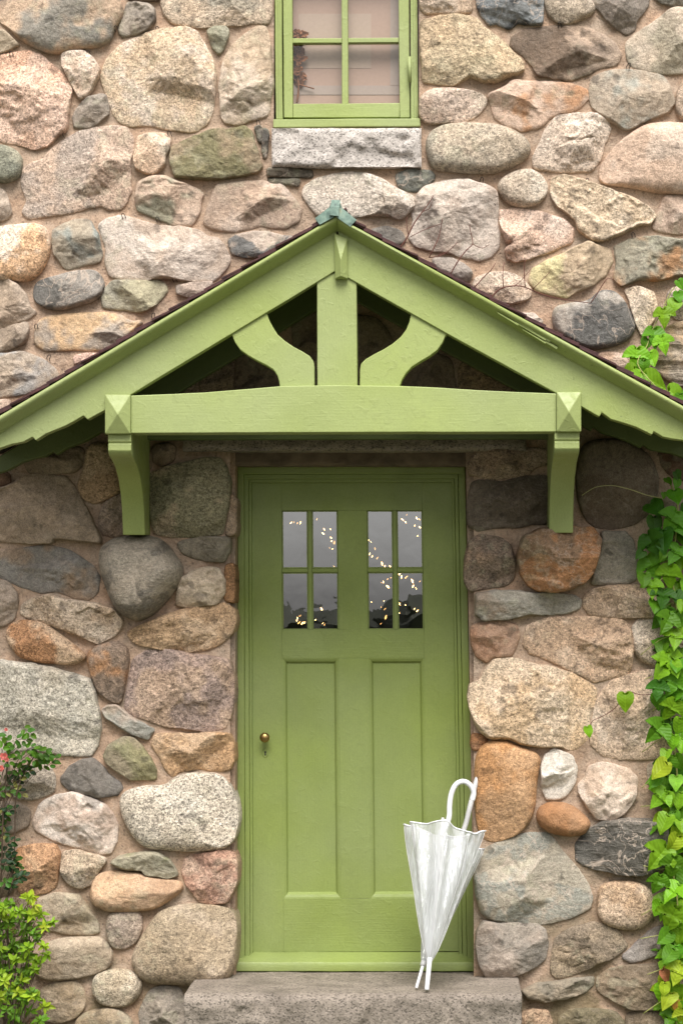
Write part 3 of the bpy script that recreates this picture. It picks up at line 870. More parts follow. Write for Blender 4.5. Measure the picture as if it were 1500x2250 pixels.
def build_stone(idx, make, c1, c2, style, prot, poly_px, step=0.0062):
    rs = np.random.RandomState(1000 + idx)
    w = np.array([[P(x, y, 0.02).x, P(x, y, 0.02).z] for x, y in poly_px])
    area = 0.5 * np.sum(w[:, 0] * np.roll(w[:, 1], -1) - np.roll(w[:, 0], -1) * w[:, 1])
    if area < 0:
        w = w[::-1]
    rr = {'r': (0.21, 3), 'm': (0.13, 2), 'f': (0.09, 2), 's': (0.07, 2)}[style]
    b = even(chaikin(w, *rr), step)
    if len(b) > 3:
        e = np.roll(b, -1, 0) - np.roll(b, 1, 0)
        nrm = np.stack([e[:, 1], -e[:, 0]], 1)
        nrm /= np.hypot(nrm[:, 0], nrm[:, 1])[:, None] + 1e-9
        amp = {'r': 0.003, 'm': 0.0055, 'f': 0.0075, 's': 0.0075}[style]
        b = b + nrm * (amp * fbm(b[:, 0], b[:, 1], 0.05, 4, idx, 0.6))[:, None] + nrm * {'r': 0.0085, 'm': 0.0075, 'f': 0.0065, 's': 0.005}[style]
    c = star_centre(b)
    n = len(b)
    meanr = np.hypot(*(b - c).T).mean()
    M = max(5, int(meanr / step * 1.05))
    t = 1 - (1 - np.linspace(0, 1, M + 1)[1:]) ** 1.35
    pts = np.vstack([[c]] + [c + (b - c) * tt for tt in t])
    d = dist_to(b, pts)
    inr = d.max()
    H = prot * 0.01 * (0.85 + 0.3 * rs.rand()) * (1.0 if prot < 15 else 0.95)
    x, z = pts[:, 0], pts[:, 1]
    rx, rz = x - c[0], z - c[1]
    R = {'r': 0.72, 'm': 0.36, 'f': 0.24, 's': 0.13}[style] * inr
    R = max(R, 0.012)
    u = np.clip(d / R, 0, 1)
    prof = np.sqrt(np.clip(1 - (1 - u) ** 2.1, 0, 1))
    h = 0.022 + (H - 0.012) * prof
    # overall lean and big undulation
    lean = rs.uniform(-0.17, 0.17, 2)
    h = h + u * (lean[0] * rx + (lean[1] + 0.03) * rz)
    big = {'r': 0.010, 'm': 0.016, 'f': 0.022, 's': 0.012}[style]
    h = h + u * big * fbm(x, z, 0.16, 3, idx + 7)
    if make != 'z':
        nf = {'f': 8, 'm': 6, 's': 3, 'r': 3}[style]
        for k in range(nf):
            a = rs.uniform(0, 2 * math.pi)
            if k == 0:
                a = -math.pi / 2 + rs.uniform(-0.5, 0.5)
            off = inr * rs.uniform(0.05, 0.75)
            sl = rs.uniform(0.15, 0.8) * (0.6 if style in 'rs' else 1.0)
            off = off + (0.15 * inr if style == 'r' else 0.0)
            wv = 0.012 * fbm(x, z, 0.11, 3, idx + 200 + k)
            pl = H * rs.uniform(0.9, 1.08) - sl * (rx * math.cos(a) + rz * math.sin(a) - off + wv)
            kk = 0.0022 if style != 'r' else 0.006
            hd = np.clip(0.5 + 0.5 * (pl - h) / kk, 0, 1)
            h = pl * (1 - hd) + h * hd - kk * hd * (1 - hd)
    if style in 'fsm':
        s1 = fbm(x, z, 0.14, 4, idx + 40)
        h = h + u * {'f': 0.0055, 's': 0.0055, 'm': 0.004}[style] * np.tanh((s1 + rs.uniform(-0.2, 0.2)) * 26) * (rs.rand() < 0.6)
    if make == 'l':
        h = h + u * 0.005 * np.tanh(np.sin((z + 0.05 * x + 0.03 * fbm(x, z, 0.15, 3, 5)) * 85) * 2.5)
    if style in 'mf':
        s2 = fbm(x * 0.7, z * 1.2, 0.2, 4, idx + 55)
        h = h - u * 0.007 * np.exp(-(s2 / 0.022) ** 2) * sstep(0.0, 0.25, fbm(x, z, 0.3, 2, idx + 56))
    rough = {'g': 1.0, 'w': 0.6, 'n': 1.0, 'k': 0.8, 'l': 1.1, 't': 0.8, 'z': 0.15, 'x': 0.8, 'y': 1.0, 'c': 1.0}[make]
    if style == 'r':
        rough *= 0.6
    uu = 0.35 + 0.65 * u
    h = h + uu * rough * (0.0080 * (0.6 - 1.5 * np.abs(fbm(x, z, 0.06, 4, idx + 11, 0.6))) + 0.0050 * fbm(x, z, 0.022, 3, idx + 13, 0.6))
    h = np.maximum(h, 0.014 + 0.012 * prof)
    V = np.stack([x, -h, z], 1)
    pxs = [q[0] for q in poly_px]; pys = [q[1] for q in poly_px]
    by_door = max(pys) > 1010 and ((485 < max(pxs) < 535) or (1010 < min(pxs) < 1062))
    skirt = np.stack([b[:, 0], np.full(n, 0.21 if by_door else 0.07), b[:, 1]], 1)
    V = np.vstack([V, skirt])
    faces = []
    ar = np.arange(n)
    nx = np.roll(ar, -1)
    F3 = np.stack([np.zeros(n, int), 1 + ar, 1 + nx], 1)
    quads = []
    for r in range(M):
        o1 = 1 + r * n
        o2 = 1 + (r + 1) * n
        quads.append(np.stack([o1 + ar, o2 + ar, o2 + nx, o1 + nx], 1))
    faces = F3.tolist() + np.vstack(quads).tolist()
    me = mesh_np('stone', V, faces)
    smooth(me)
    # colour patches of the stone itself
    k1, k2 = np.array(lin(c1)), np.array(lin(c2))
    lum = np.array([0.25, 0.65, 0.10])
    k1, k2 = k1 * np.array([1.035, 1.0, 0.965]), k2 * np.array([1.035, 1.0, 0.965])
    k1 = k1 * 0.88 + 0.12 * (k1 @ lum) * np.array([1.13, 1.0, 0.87])
    k2 = k2 * 0.78 + 0.22 * (k2 @ lum) * np.array([1.13, 1.0, 0.87])
    pm = sstep(-0.12, 0.16, fbm(V[:, 0], V[:, 2], 0.17, 4, idx + 90, 0.6) + rs.uniform(-0.06, 0.06))
    if make in 'kyc':
        pm = sstep(-0.02, 0.05, fbm(V[:, 0], V[:, 2], 0.2, 4, idx + 90, 0.6) + 0.02)
    colr = k1[None] * (1 - pm[:, None]) + k2[None] * pm[:, None]
    wob = 1 + 0.10 * fbm(V[:, 0], V[:, 2], 0.07, 3, idx + 95)
    hue = 0.05 * fbm(V[:, 0], V[:, 2], 0.1, 3, idx + 97)
    colr = colr * wob[:, None] * np.stack([1 + hue, np.ones_like(hue), 1 - hue], 1) * STONE_FACTOR
    pit = sstep(0.34, 0.5, fbm(V[:, 0], V[:, 2], 0.05, 3, idx + 99))
    colr = colr * (1 - 0.45 * pit)[:, None]
    lich = sstep(0.10, 0.3, fbm(V[:, 0], V[:, 2], 0.35, 3, 500)) * sstep(0.05, 0.2, fbm(V[:, 0], V[:, 2], 0.035, 3, 501))
    colr = colr * (1 - 0.22 * lich[:, None]) + np.array([0.40, 0.39, 0.27])[None] * 0.22 * lich[:, None]
    rgba = np.concatenate([colr, np.ones((len(V), 1))], 1).astype(np.float32)
    at = me.color_attributes.new('tint', 'FLOAT_COLOR', 'POINT')
    at.data.foreach_set('color', rgba.ravel())
    mk = np.tile(np.array(MAKE[make] + (1.0,), np.float32), (len(V), 1))
    mk[:, 0] *= 0.8 + 0.2 * rs.rand()
    mk[:, 3] = sstep(0.0, 0.2, fbm(V[:, 0], V[:, 2], 0.2, 2, idx + 77))
    am = me.color_attributes.new('make', 'FLOAT_COLOR', 'POINT')
    am.data.foreach_set('color', mk.ravel())
    return me, b

parsed = []
for ln in STONES.strip().splitlines():
    q = ln.split()
    ox, oy, sc = VIEWS[q[0]]
    poly = [(ox + float(a) * sc, oy + float(b) * sc) for a, b in (s.split(',') for s in q[6:])]
    parsed.append((q[1], q[2], q[3], q[4], float(q[5]), poly))
# the wall goes on a little way beyond the picture's edges
fill = random.Random(3)
def filler(x0, y0, x1, y1):
    cx, cy, a, bb = (x0 + x1) / 2, (y0 + y1) / 2, (x1 - x0) / 2 - 9, (y1 - y0) / 2 - 9
    m = 11
    pl = []
    for k in range(m):
        th = 2 * math.pi * k / m
        e = 1.0 / (abs(math.cos(th)) ** 3.2 + abs(math.sin(th)) ** 3.2) ** (1 / 3.2)
        pl.append((cx + a * e * math.cos(th) * fill.uniform(0.80, 1.02), cy + bb * e * math.sin(th) * fill.uniform(0.80, 1.02)))
    c1, c2 = fill.choice([('b5a48f', 'c2b3a0'), ('b59e86', 'c2ae98'), ('9c9287', 'a89f94'), ('c2a996', 'cdb7a6'), ('a89880', '9a8a72')])
    parsed.append((fill.choice('gn'), c1, c2, fill.choice('rmmf'), 6.0, pl))
for xa, xb in ((-515, -36), (1536, 2015)):
    y = -190
    while y < 2250:
        hh = fill.uniform(105, 205)
        cuts = [0.0] + sorted([fill.uniform(0.25, 0.45), fill.uniform(0.55, 0.78)] if fill.random() < 0.5 else [fill.uniform(0.3, 0.7)]) + [1.0]
        for c0, c1 in zip(cuts[:-1], cuts[1:]):
            dy = fill.uniform(-14, 14)
            filler(xa + (xb - xa) * c0, y + dy + fill.uniform(-6, 12), xa + (xb - xa) * c1, y + hh + dy - fill.uniform(-8, 10))
        y += hh
x = -42
while x < 1500:
    ww = fill.uniform(150, 260)
    if not (x < 925 and x + ww > 595):
        filler(x, -190, min(x + ww, 1545), -38)
    x += ww

x = -510
while x < 1990:
    ww = fill.uniform(190, 300)
    filler(x, -410, min(x + ww, 2010), -235 if x < 925 and x + ww > 595 else -195)
    x += ww

# mortar bed: one bumpy sheet with the door and window openings left free
G_STEP = 6.0
gx = np.arange(-520, 2021, G_STEP)
gy = np.arange(-420, 2341, G_STEP)
PX, PY = np.meshgrid(gx, gy)
mask = np.zeros(PX.shape)
for st in parsed:
    pl = np.array(st[5])
    lo, hi = pl.min(0), pl.max(0)
    i0, i1 = np.searchsorted(gx, lo[0]), np.searchsorted(gx, hi[0])
    j0, j1 = np.searchsorted(gy, lo[1]), np.searchsorted(gy, hi[1])
    if i1 <= i0 or j1 <= j0:
        continue
    sx, sy = PX[j0:j1, i0:i1], PY[j0:j1, i0:i1]
    ins = np.zeros(sx.shape, bool)
    for k in range(len(pl)):
        (xa, ya), (xb, yb) = pl[k], pl[(k + 1) % len(pl)]
        if ya == yb:
            continue
        cond = ((ya > sy) != (yb > sy)) & (sx < (xb - xa) * (sy - ya) / (yb - ya) + xa)
        ins ^= cond
    mask[j0:j1, i0:i1] = np.maximum(mask[j0:j1, i0:i1], ins)
bl = mask.copy()
for _ in range(5):
    bl = (bl + np.roll(bl, 1, 0) + np.roll(bl, -1, 0) + np.roll(bl, 1, 1) + np.roll(bl, -1, 1)) / 5
WXm = XC + (PX - CX) / S
WZm = ZC + (CY - PY) / S
yy = -(0.006 + 0.012 * bl + 0.010 * fbm(WXm, WZm, 0.16, 4, 3) + 0.004 * fbm(WXm, WZm, 0.03, 3, 9))
gv = np.stack([WXm.ravel(), yy.ravel(), WZm.ravel()], 1)
nxg, nyg = len(gx), len(gy)
I, J = np.meshgrid(np.arange(nxg - 1), np.arange(nyg - 1))
cxm, cym = gx[I] + G_STEP / 2, gy[J] + G_STEP / 2
inside_door = (cxm > 508) & (cxm < 1038) & (cym > 992)
inside_win = (cxm > 600) & (cxm < 922) & (cym < 280) & (cym > -220)
keep = ~(inside_door | inside_win)
a0 = (J * nxg + I)[keep]
mf = np.stack([a0 + nxg, a0 + nxg + 1, a0 + 1, a0], 1)
wall_me = mesh_np('stone_wall', gv, mf)
smooth(wall_me)
wall = tag(add('stone_wall', wall_me, M_MORTAR), 'fieldstone house wall of mixed granite boulders set in pinkish tan mortar', 'wall')
as_parent(wall)

for i, (make, c1, c2, style, prot, poly) in enumerate(parsed):
    vis = all(-60 < x < 1560 and -60 < y < 2330 for x, y in poly)
    me, _ = build_stone(i, make, c1, c2, style, prot, poly, 0.0062 if vis else 0.012)
    add('stone', me, M_STONE, wall)

# masonry core behind the face (keeps the rooms dark), with the openings left free
def core(x0, y0, x1, y1):
    a, b = P(x0, y1), P(x1, y0)
    box('masonry_core', (a.x, 0.05, a.z), (b.x, 0.42, b.z), M_MORTAR, wall)
prism('masonry_core', [(-520, -420), (517, -420), (517, 2345), (-520, 2345)], -0.05, -0.42, M_MORTAR, wall, 0)
prism('masonry_core', [(1022, -420), (2020, -420), (2020, 2345), (1046, 2345), (1023, 1000)], -0.05, -0.42, M_MORTAR, wall, 0)
core(517.5, 282, 1021.5, 992); core(517.5, -420, 600, 281.5); core(922, -420, 1021.5, 281.5); core(600.5, -420, 921.5, -222)

def rock_block(name, x0, y0, x1, y1, pf, pb, mat, parent, rough=0.012, step=5.0, seed=1, edge=7.0):
    """quarried block: rough split front face with sharp arrises"""
    xs = np.linspace(x0, x1, int((x1 - x0) / step) + 2)
    ys = np.linspace(y0, y1, max(3, int((y1 - y0) / step) + 2))
    X, Y = np.meshgrid(xs, ys)
    k = (D - pf) / (S * D)
    wx, wz = XC + (X - CX) * k, ZC + (CY - Y) * k
    dd = np.minimum(np.minimum(X - x0, x1 - X), np.minimum(Y - y0, y1 - Y))
    e = sstep(0, edge, dd)
    s1 = fbm(wx, wz * 1.3, 0.16, 4, seed)
    hh = rough * (0.9 * fbm(wx, wz, 0.09, 4, seed + 2) + 0.8 * np.tanh(s1 * 12)) * e + 0.3 * rough * fbm(wx, wz, 0.02, 3, seed + 4)
    yv = -pf - hh - 0.006 * e + 0.006
    wx = wx + (1 - e) * 0.0025 * fbm(wx, wz, 0.03, 3, seed + 6)
    wz = wz + (1 - e) * 0.0025 * fbm(wx, wz, 0.03, 3, seed + 7)
    V = np.stack([wx.ravel(), yv.ravel(), wz.ravel()], 1)
    ny, nx = X.shape
    I, J = np.meshgrid(np.arange(nx - 1), np.arange(ny - 1))
    a = (J * nx + I).ravel()
    F = np.stack([a + nx, a + nx + 1, a + 1, a], 1).tolist()
    ring = list(range(nx)) + [j * nx + nx - 1 for j in range(1, ny)] + [(ny - 1) * nx + i for i in range(nx - 2, -1, -1)] + [j * nx for j in range(ny - 2, 0, -1)]
    base = len(V)
    back = V[ring].copy()
    back[:, 1] = -pb
    V = np.vstack([V, back])
    m = len(ring)
    for q in range(m):
        r = (q + 1) % m
        F.append([ring[q], ring[r], base + r, base + q])
    F.append([base + q for q in range(m)][::-1])
    me = mesh_np(name, V, F)
    smooth(me)
    # sharp arrises
    o = add(name, me, mat, parent)
    es = o.modifiers.new('edges', 'EDGE_SPLIT')
    es.split_angle = math.radians(50)
    return o

rock_block('sill_stone', 597, 281, 925, 366, 0.055, -0.06, M_SILL, wall, 0.012, 4.0, 21)
rock_block('lintel_stone', 402, 880, 1155, 991, 0.045, -0.06, M_LINTEL, wall, 0.008, 6.0, 31)
rock_block('inner_lintel', 494, 985, 1046, 1023, -0.06, -0.40, mat_plain('brown_stained_lintel', (0.13, 0.095, 0.065), 0.85, 0.4, 14, 0.5), wall, 0.006, 6.0, 33)

# ------------------------------------------------------------------ doorstep
step = thing('doorstep', (0.0, -0.25, 0.0), 'weathered speckled granite doorstep below the green door', 'doorstep')
def step_mesh():
    x0, x1 = P(405, 2180, 0.5).x, P(1146, 2180, 0.5).x
    xs = np.linspace(x0, x1, 190)
    prof = [(0.30, STEP_Z), (0.2, STEP_Z), (0.12, STEP_Z)] + [(yv, STEP_Z) for yv in np.linspace(0.05, -0.47, 34)] + [(-0.485, STEP_Z - 0.004), (-0.497, STEP_Z - 0.012), (-0.503, STEP_Z - 0.026)] + [(-0.505, zz) for zz in np.linspace(STEP_Z - 0.04, 0.0, 30)]
    V = []
    for (py_, pz) in prof:
        for xx in xs:
            V.append((xx, py_, pz))
    V = np.array(V)
    nz = fbm(V[:, 0], V[:, 1] - V[:, 2], 0.14, 4, 61)
    n2 = fbm(V[:, 0], V[:, 1] - V[:, 2], 0.03, 3, 63)
    top = V[:, 1] > -0.48
    V[:, 2] += np.where(top, 0.006 * nz + 0.002 * n2, 0)
    V[:, 1] -= np.where(top, 0, 0.016 * nz + 0.006 * n2 + 0.010 * np.tanh(fbm(V[:, 0], V[:, 2], 0.2, 4, 67) * 10))
    edge = np.exp(-((V[:, 1] + 0.49) / 0.02) ** 2) * np.exp(-((V[:, 2] - STEP_Z) / 0.03) ** 2)
    chip = np.clip(fbm(V[:, 0], V[:, 0] * 0, 0.05, 4, 69), 0, 1)
    V[:, 2] -= 0.016 * edge * chip
    V[:, 1] += 0.010 * edge * chip
    n, m = len(prof), len(xs)
    F = []
    for i in range(n - 1):
        for j in range(m - 1):
            F.append([i * m + j + 1, i * m + j, (i + 1) * m + j, (i + 1) * m + j + 1])
    me = mesh_np('tread_block', V, F)
    smooth(me)
    return me
so = add('tread_block', step_mesh(), M_STEP, step)
sm = so.modifiers.new('solid', 'SOLIDIFY'); sm.thickness = 0.05; sm.offset = -1
box('rubble_fill', (P(412, 0, 0.5).x, -0.42, 0.0), (P(1140, 0, 0.5).x, 0.08, STEP_Z - 0.07), M_STEP, step)

# ------------------------------------------------------------------ door frame and door
frame = thing('door_frame', (0, 0.06, STEP_Z), 'moulded green painted door frame with worn threshold', 'door frame')
def jamb(name, xt0, xt1, xb0, xb1, yt, yb, pf, pb, mat=M_DOOR):
    prism(name, [(xt0, yt), (xt1, yt), (xb1, yb), (xb0, yb)], pf, pb, mat, frame, 0.004, 0.8)
jamb('jamb', 522, 536, 521, 538, 1026, 2112, -0.160, -0.36)
jamb('jamb', 1006, 1021, 1026, 1044, 1026, 2112, -0.160, -0.36)
jamb('jamb_moulding', 536.2, 546, 538.2, 549, 1042, 2112, -0.175, -0.36)
jamb('jamb_moulding', 998, 1005.8, 1016, 1025.8, 1042, 2112, -0.175, -0.36)
jamb('door_stop', 546.2, 552.5, 549.2, 556, 1052, 2100, -0.192, -0.36)
jamb('door_stop', 992, 997.8, 1008, 1015.8, 1052, 2100, -0.192, -0.36)
prism('head', [(521, 1025), (1021, 1022), (1021, 1041), (522, 1042)], -0.159, -0.36, M_DOORX, frame, 0.004, 0.8)
prism('head_moulding', [(536.2, 1042.4), (1006, 1041.4), (1006, 1051.6), (536.2, 1052.4)], -0.174, -0.36, M_DOORX, frame, 0.003, 0.6)
prism('door_stop', [(546.2, 1052.7), (998, 1051.9), (998, 1059.5), (546.2, 1060.5)], -0.191, -0.36, M_DOORX, frame, 0.002, 0.5)
zt = lambda py_: P(0, py_, -0.13).z
tx0, tx1 = P(517, 0, -0.12).x, P(1048, 0, -0.12).x
th = [(0.215, zt(2097)), (0.200, zt(2098)), (0.15, zt(2109)), (0.118, zt(2113)), (0.112, zt(2119)), (0.114, STEP_Z + 0.004), (0.33, STEP_Z + 0.004), (0.33, zt(2097))]
tv, tf = [], []
xsn = np.linspace(tx0, tx1, 40)
for xx in xsn:
    for (a, b_) in th:
        tv.append((xx, a + 0.002 * float(fbm(np.array([xx]), np.array([a]), 0.05, 3, 5)[0]), b_ + 0.002 * float(fbm(np.array([xx]), np.array([b_]), 0.08, 3, 6)[0])))
nn = len(th)
for i in range(len(xsn) - 1):
    for k in range(nn):
        tf.append([i * nn + k, i * nn + (k + 1) % nn, (i + 1) * nn + (k + 1) % nn, (i + 1) * nn + k])
tf += [list(range(nn)), [(len(xsn) - 1) * nn + k for k in range(nn)]]
solid('threshold', tv, tf, M_DOORX, frame, 0.003)

door = thing('front_door', (P(780, 0, -0.21).x, 0.22, STEP_Z + 0.06), 'green panelled front door with eight small panes and brass knob', 'door')
DC = [(553, 1060.5), (993, 1059.5), (1009, 2090), (556, 2092)]      # leaf corners: tl, tr, br, bl
def dm(x, y):
    """straight-door coordinates (x 552..1000, y 1062..2091) onto the slightly racked leaf"""
    u, v = (x - 553.0) / 446.0, (y - 1060.0) / 1031.0
    xt = DC[0][0] + (DC[1][0] - DC[0][0]) * u
    xb = DC[3][0] + (DC[2][0] - DC[3][0]) * u
    yt = DC[0][1] + (DC[1][1] - DC[0][1]) * u
    yb = DC[3][1] + (DC[2][1] - DC[3][1]) * u
    return (xt + (xb - xt) * v, yt + (yb - yt) * v)
def dpiece(name, x0, y0, x1, y1, pf, pb, mat, parent=None, bev=0.0008, wob=0.2):
    return prism(name, [dm(x0, y0), dm(x1, y0), dm(x1, y1), dm(x0, y1)], pf, pb, mat, parent or door, bev, wob)
LF, LB = -0.210, -0.255
XL0, XL1, XR0, XR1 = 619, 744, 808, 932       # glazed / panelled fields
dpiece('stile', 553, 1060, XL0, 2091, LF, LB, M_DOOR)
dpiece('stile', XR1, 1060, 999, 2091, LF, LB, M_DOOR)
dpiece('top_rail', XL0 + .15, 1060, XR1 - .15, 1121, LF - 0.0004, LB, M_DOORX)
dpiece('lock_rail', XL0 + .15, 1384, XR1 - .15, 1446, LF - 0.0004, LB, M_DOORX)
dpiece('bottom_rail', XL0 + .15, 1974, XR1 - .15, 2091, LF - 0.0004, LB, M_DOORX)
dpiece('mullion', XL1, 1121.15, XR0, 1383.85, LF - 0.0004, LB, M_DOOR)
dpiece('mullion', XL1, 1446.15, XR0, 1973.85, LF - 0.0004, LB, M_DOOR)
for (a, b_) in ((XL0, XL1), (XR0, XR1)):
    mid = (a + b_) / 2
    dpiece('glazing_bar', mid - 4, 1121.3, mid + 4, 1383.7, LF - 0.004, LB, M_DOOR, None, 0.0015, 0.3)
    dpiece('glazing_bar', a + .2, 1249, mid - 4.2, 1257, LF - 0.005, LB, M_DOORX, None, 0.0015, 0.3)
    dpiece('glazing_bar', mid + 4.2, 1249, b_ - .2, 1257, LF - 0.005, LB, M_DOORX, None, 0.0015, 0.3)
    for (xa, xb) in ((a, mid - 4), (mid + 4, b_)):
        for (ya, yb) in ((1121, 1249), (1257, 1384)):
            # putty-coloured bead round each pane, then the pane
            for q in (rect(xa, ya, xb, ya + 3), rect(xa, yb - 3, xb, yb), rect(xa, ya + 3.2, xa + 3, yb - 3.2), rect(xb - 3, ya + 3.2, xb, yb - 3.2)):
                dpiece('glazing_bead', q[0][0], q[0][1], q[2][0], q[2][1], LF - 0.012, LB, M_DOOR, None, 0.001, 0.2)
            pp = [P(*dm(x_, y_), LF - 0.022) for x_, y_ in rect(xa + 1, ya + 1, xb - 1, yb - 1)]
            me = bpy.data.meshes.new('pane')
            tilt = [RNG.uniform(-0.00008, 0.00008) for _ in range(4)]
            me.from_pydata([(v.x, v.y + tl_, v.z) for v, tl_ in zip(pp, tilt)], [], [[3, 2, 1, 0]])
            me.update()
            add('pane', me, M_GLASS, door)
    # lower panel: sloping moulding round a flat field
    x0, y0, x1, y1 = a, 1446, b_, 1974
    ins = 11
    fr = [(x0, y0), (x1, y0), (x1, y1), (x0, y1)]
    inn = [(x0 + ins, y0 + ins), (x1 - ins, y0 + ins), (x1 - ins, y1 - ins - 4), (x0 + ins, y1 - ins - 4)]
    in0 = [(x0 + 2.5, y0 + 2.5), (x1 - 2.5, y0 + 2.5), (x1 - 2.5, y1 - 3), (x0 + 2.5, y1 - 3)]
    in1 = [(x0 + 7, y0 + 7), (x1 - 7, y0 + 7), (x1 - 7, y1 - 9), (x0 + 7, y1 - 9)]
    rings = [(fr, LF - 0.0008), (in0, LF - 0.0016), (in1, LF - 0.006), (inn, LF - 0.018)]
    V = []
    for rg, pd in rings:
        V += [tuple(P(*dm(*q), pd)) for q in rg]
    F = []
    for k in range(3):
        for e in range(4):
            e2 = (e + 1) % 4
            F.append([k * 4 + e, (k + 1) * 4 + e, (k + 1) * 4 + e2, k * 4 + e2])
    solid('panel_moulding', V, F, M_DOOR, door)
    q = inn
    dpiece('panel', q[0][0] - 1, q[0][1] - 1, q[2][0] + 1, q[2][1] + 1, LF - 0.0178, LB, M_DOOR, None, 0, 0)
# knob, rose and keyhole plate
kn = P(581, 1621, -0.15)
kv, kf = lathe_data([(0.0005, 0.0), (0.012, 0.001), (0.0195, 0.006), (0.0225, 0.014), (0.0215, 0.022), (0.015, 0.029), (0.009, 0.034), (0.008, 0.052), (0.016, 0.056), (0.017, 0.060), (0.0005, 0.0605)], (kn.x, 0.150, kn.z), (0, 1, 0), 28)
kme = bpy.data.meshes.new('knob'); kme.from_pydata(kv, [], kf); kme.update(); smooth(kme)
add('knob', kme, M_BRASS, door)
kh = P(583, 1655, LF)
ev = [(0.0145 * math.cos(t_) , 0.0210 * math.sin(t_)) for t_ in np.linspace(0, 2 * math.pi, 24, endpoint=False)]
V = [(kh.x + a, -LF + 0.001, kh.z + b_) for a, b_ in ev] + [(kh.x + a * .8, -LF - 0.003, kh.z + b_ * .85) for a, b_ in ev]
F = [[i, (i + 1) % 24, 24 + (i + 1) % 24, 24 + i] for i in range(24)] + [[24 + i for i in range(24)]]
plate = as_parent(solid('keyhole_plate', V, F, M_DOOR, door))
kp = [(0.0042 * math.cos(t_), 0.005 + 0.0042 * math.sin(t_)) for t_ in np.linspace(-0.9, math.pi + 0.9, 10)] + [(-0.0032, -0.010), (0.0032, -0.010)]
me = bpy.data.meshes.new('keyhole'); me.from_pydata([(kh.x + a, -LF - 0.0036, kh.z + b_) for a, b_ in kp], [], [list(range(len(kp)))]); me.update()
add('keyhole', me, M_BLACK, plate)

# dim hall behind the door
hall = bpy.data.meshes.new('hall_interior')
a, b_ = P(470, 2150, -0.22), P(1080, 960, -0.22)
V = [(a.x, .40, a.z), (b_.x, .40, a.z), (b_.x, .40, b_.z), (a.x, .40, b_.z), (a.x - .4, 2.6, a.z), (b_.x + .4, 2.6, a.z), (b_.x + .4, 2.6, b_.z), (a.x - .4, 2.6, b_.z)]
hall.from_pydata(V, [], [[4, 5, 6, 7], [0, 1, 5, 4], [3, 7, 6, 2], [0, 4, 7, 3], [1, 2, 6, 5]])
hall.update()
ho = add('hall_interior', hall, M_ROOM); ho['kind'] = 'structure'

# fairy lights hanging just inside the panes (positions in an enlarged view of the door head)
def fairy(label, pts, wire):
    w0 = [P(500 + x_ * .37333, 980 + y_ * .37333, -0.33) for x_, y_ in wire]
    t_ = thing('string_light', w0[0], label, 'string light', 'fairy lights seen through the door panes')
    tubes('wire', [(catmull(w0, 4), 0.0012)], M_BLACK, t_, 5)
    for (x_, y_, sz) in pts:
        c_ = P(500 + x_ * .37333, 980 + y_ * .37333, -0.325 - RNG.uniform(0, 0.02))
        an = RNG.uniform(-0.9, 0.9)
        ax = Vector((math.sin(an), 0, math.cos(an)))
        r_ = 0.00072 * sz
        v_, f_ = lathe_data([(0.0003, -2.4 * r_), (r_ * .8, -1.4 * r_), (r_, 0), (r_ * .6, 1.6 * r_), (0.0003, 2.6 * r_)], c_, ax, 8)
        m_ = bpy.data.meshes.new('bulb'); m_.from_pydata(v_, [], f_); m_.update(); smooth(m_)
        add('bulb', m_, M_BULB if RNG.random() < 0.55 else M_BULB_DIM, t_)
fairy('short string of warm bulbs in the upper left door panes', [(373, 452, 3), (390, 450, 2.5), (410, 455, 3), (428, 452, 3.5), (525, 430, 3), (568, 490, 3), (562, 515, 4), (605, 490, 2), (608, 540, 3), (612, 560, 2.5), (627, 570, 5), (617, 605, 2), (600, 600, 1.8), (625, 708, 2)],
      [(373, 440), (400, 458), (440, 452), (490, 435), (525, 428), (575, 482), (605, 520), (628, 572), (612, 610), (625, 712)])
fairy('trailing string of warm bulbs in the upper right door panes', [(828, 552, 3), (842, 565, 2.5), (866, 604, 4), (836, 635, 3.5), (850, 650, 3), (880, 660, 3.5), (908, 692, 5), (925, 706, 3), (955, 708, 3), (1028, 432, 4), (1045, 448, 3), (1052, 405, 2), (1112, 425, 4), (1128, 432, 3), (1100, 468, 2.5), (1130, 478, 3.5), (1118, 528, 2.5)],
      [(825, 548), (866, 604), (836, 638), (880, 660), (910, 695), (960, 710), (1000, 560), (1028, 432), (1060, 455), (1135, 480), (1118, 530)])
fairy('cluster of warm bulbs in the lower right door panes', [(1010, 752, 6), (1022, 770, 4), (1050, 772, 5), (1086, 795, 6), (1090, 825, 4), (1108, 838, 3), (1130, 797, 2.5), (940, 785, 3), (915, 800, 3), (942, 828, 5.5), (905, 803, 2), (960, 775, 2), (1012, 930, 4), (1045, 935, 2.5), (925, 960, 3.5), (903, 948, 2), (930, 1008, 6), (1008, 985, 3), (1098, 958, 2.5), (1115, 970, 3.5), (902, 1045, 3), (845, 918, 2), (920, 912, 2)],
      [(905, 800), (960, 780), (1010, 752), (1050, 772), (1090, 800), (1108, 838), (1045, 930), (1010, 935), (925, 960), (930, 1008), (902, 1046)])
fairy('cluster of warm bulbs low in the left door panes', [(425, 1000, 4), (408, 1025, 4), (420, 1040, 5), (440, 1043, 5), (453, 1040, 3), (412, 1012, 3), (553, 960, 5), (517, 1023, 2.5), (570, 1050, 3), (560, 1043, 2)],
      [(430, 992), (408, 1025), (425, 1042), (455, 1040), (517, 1023), (553, 960), (570, 1050)])

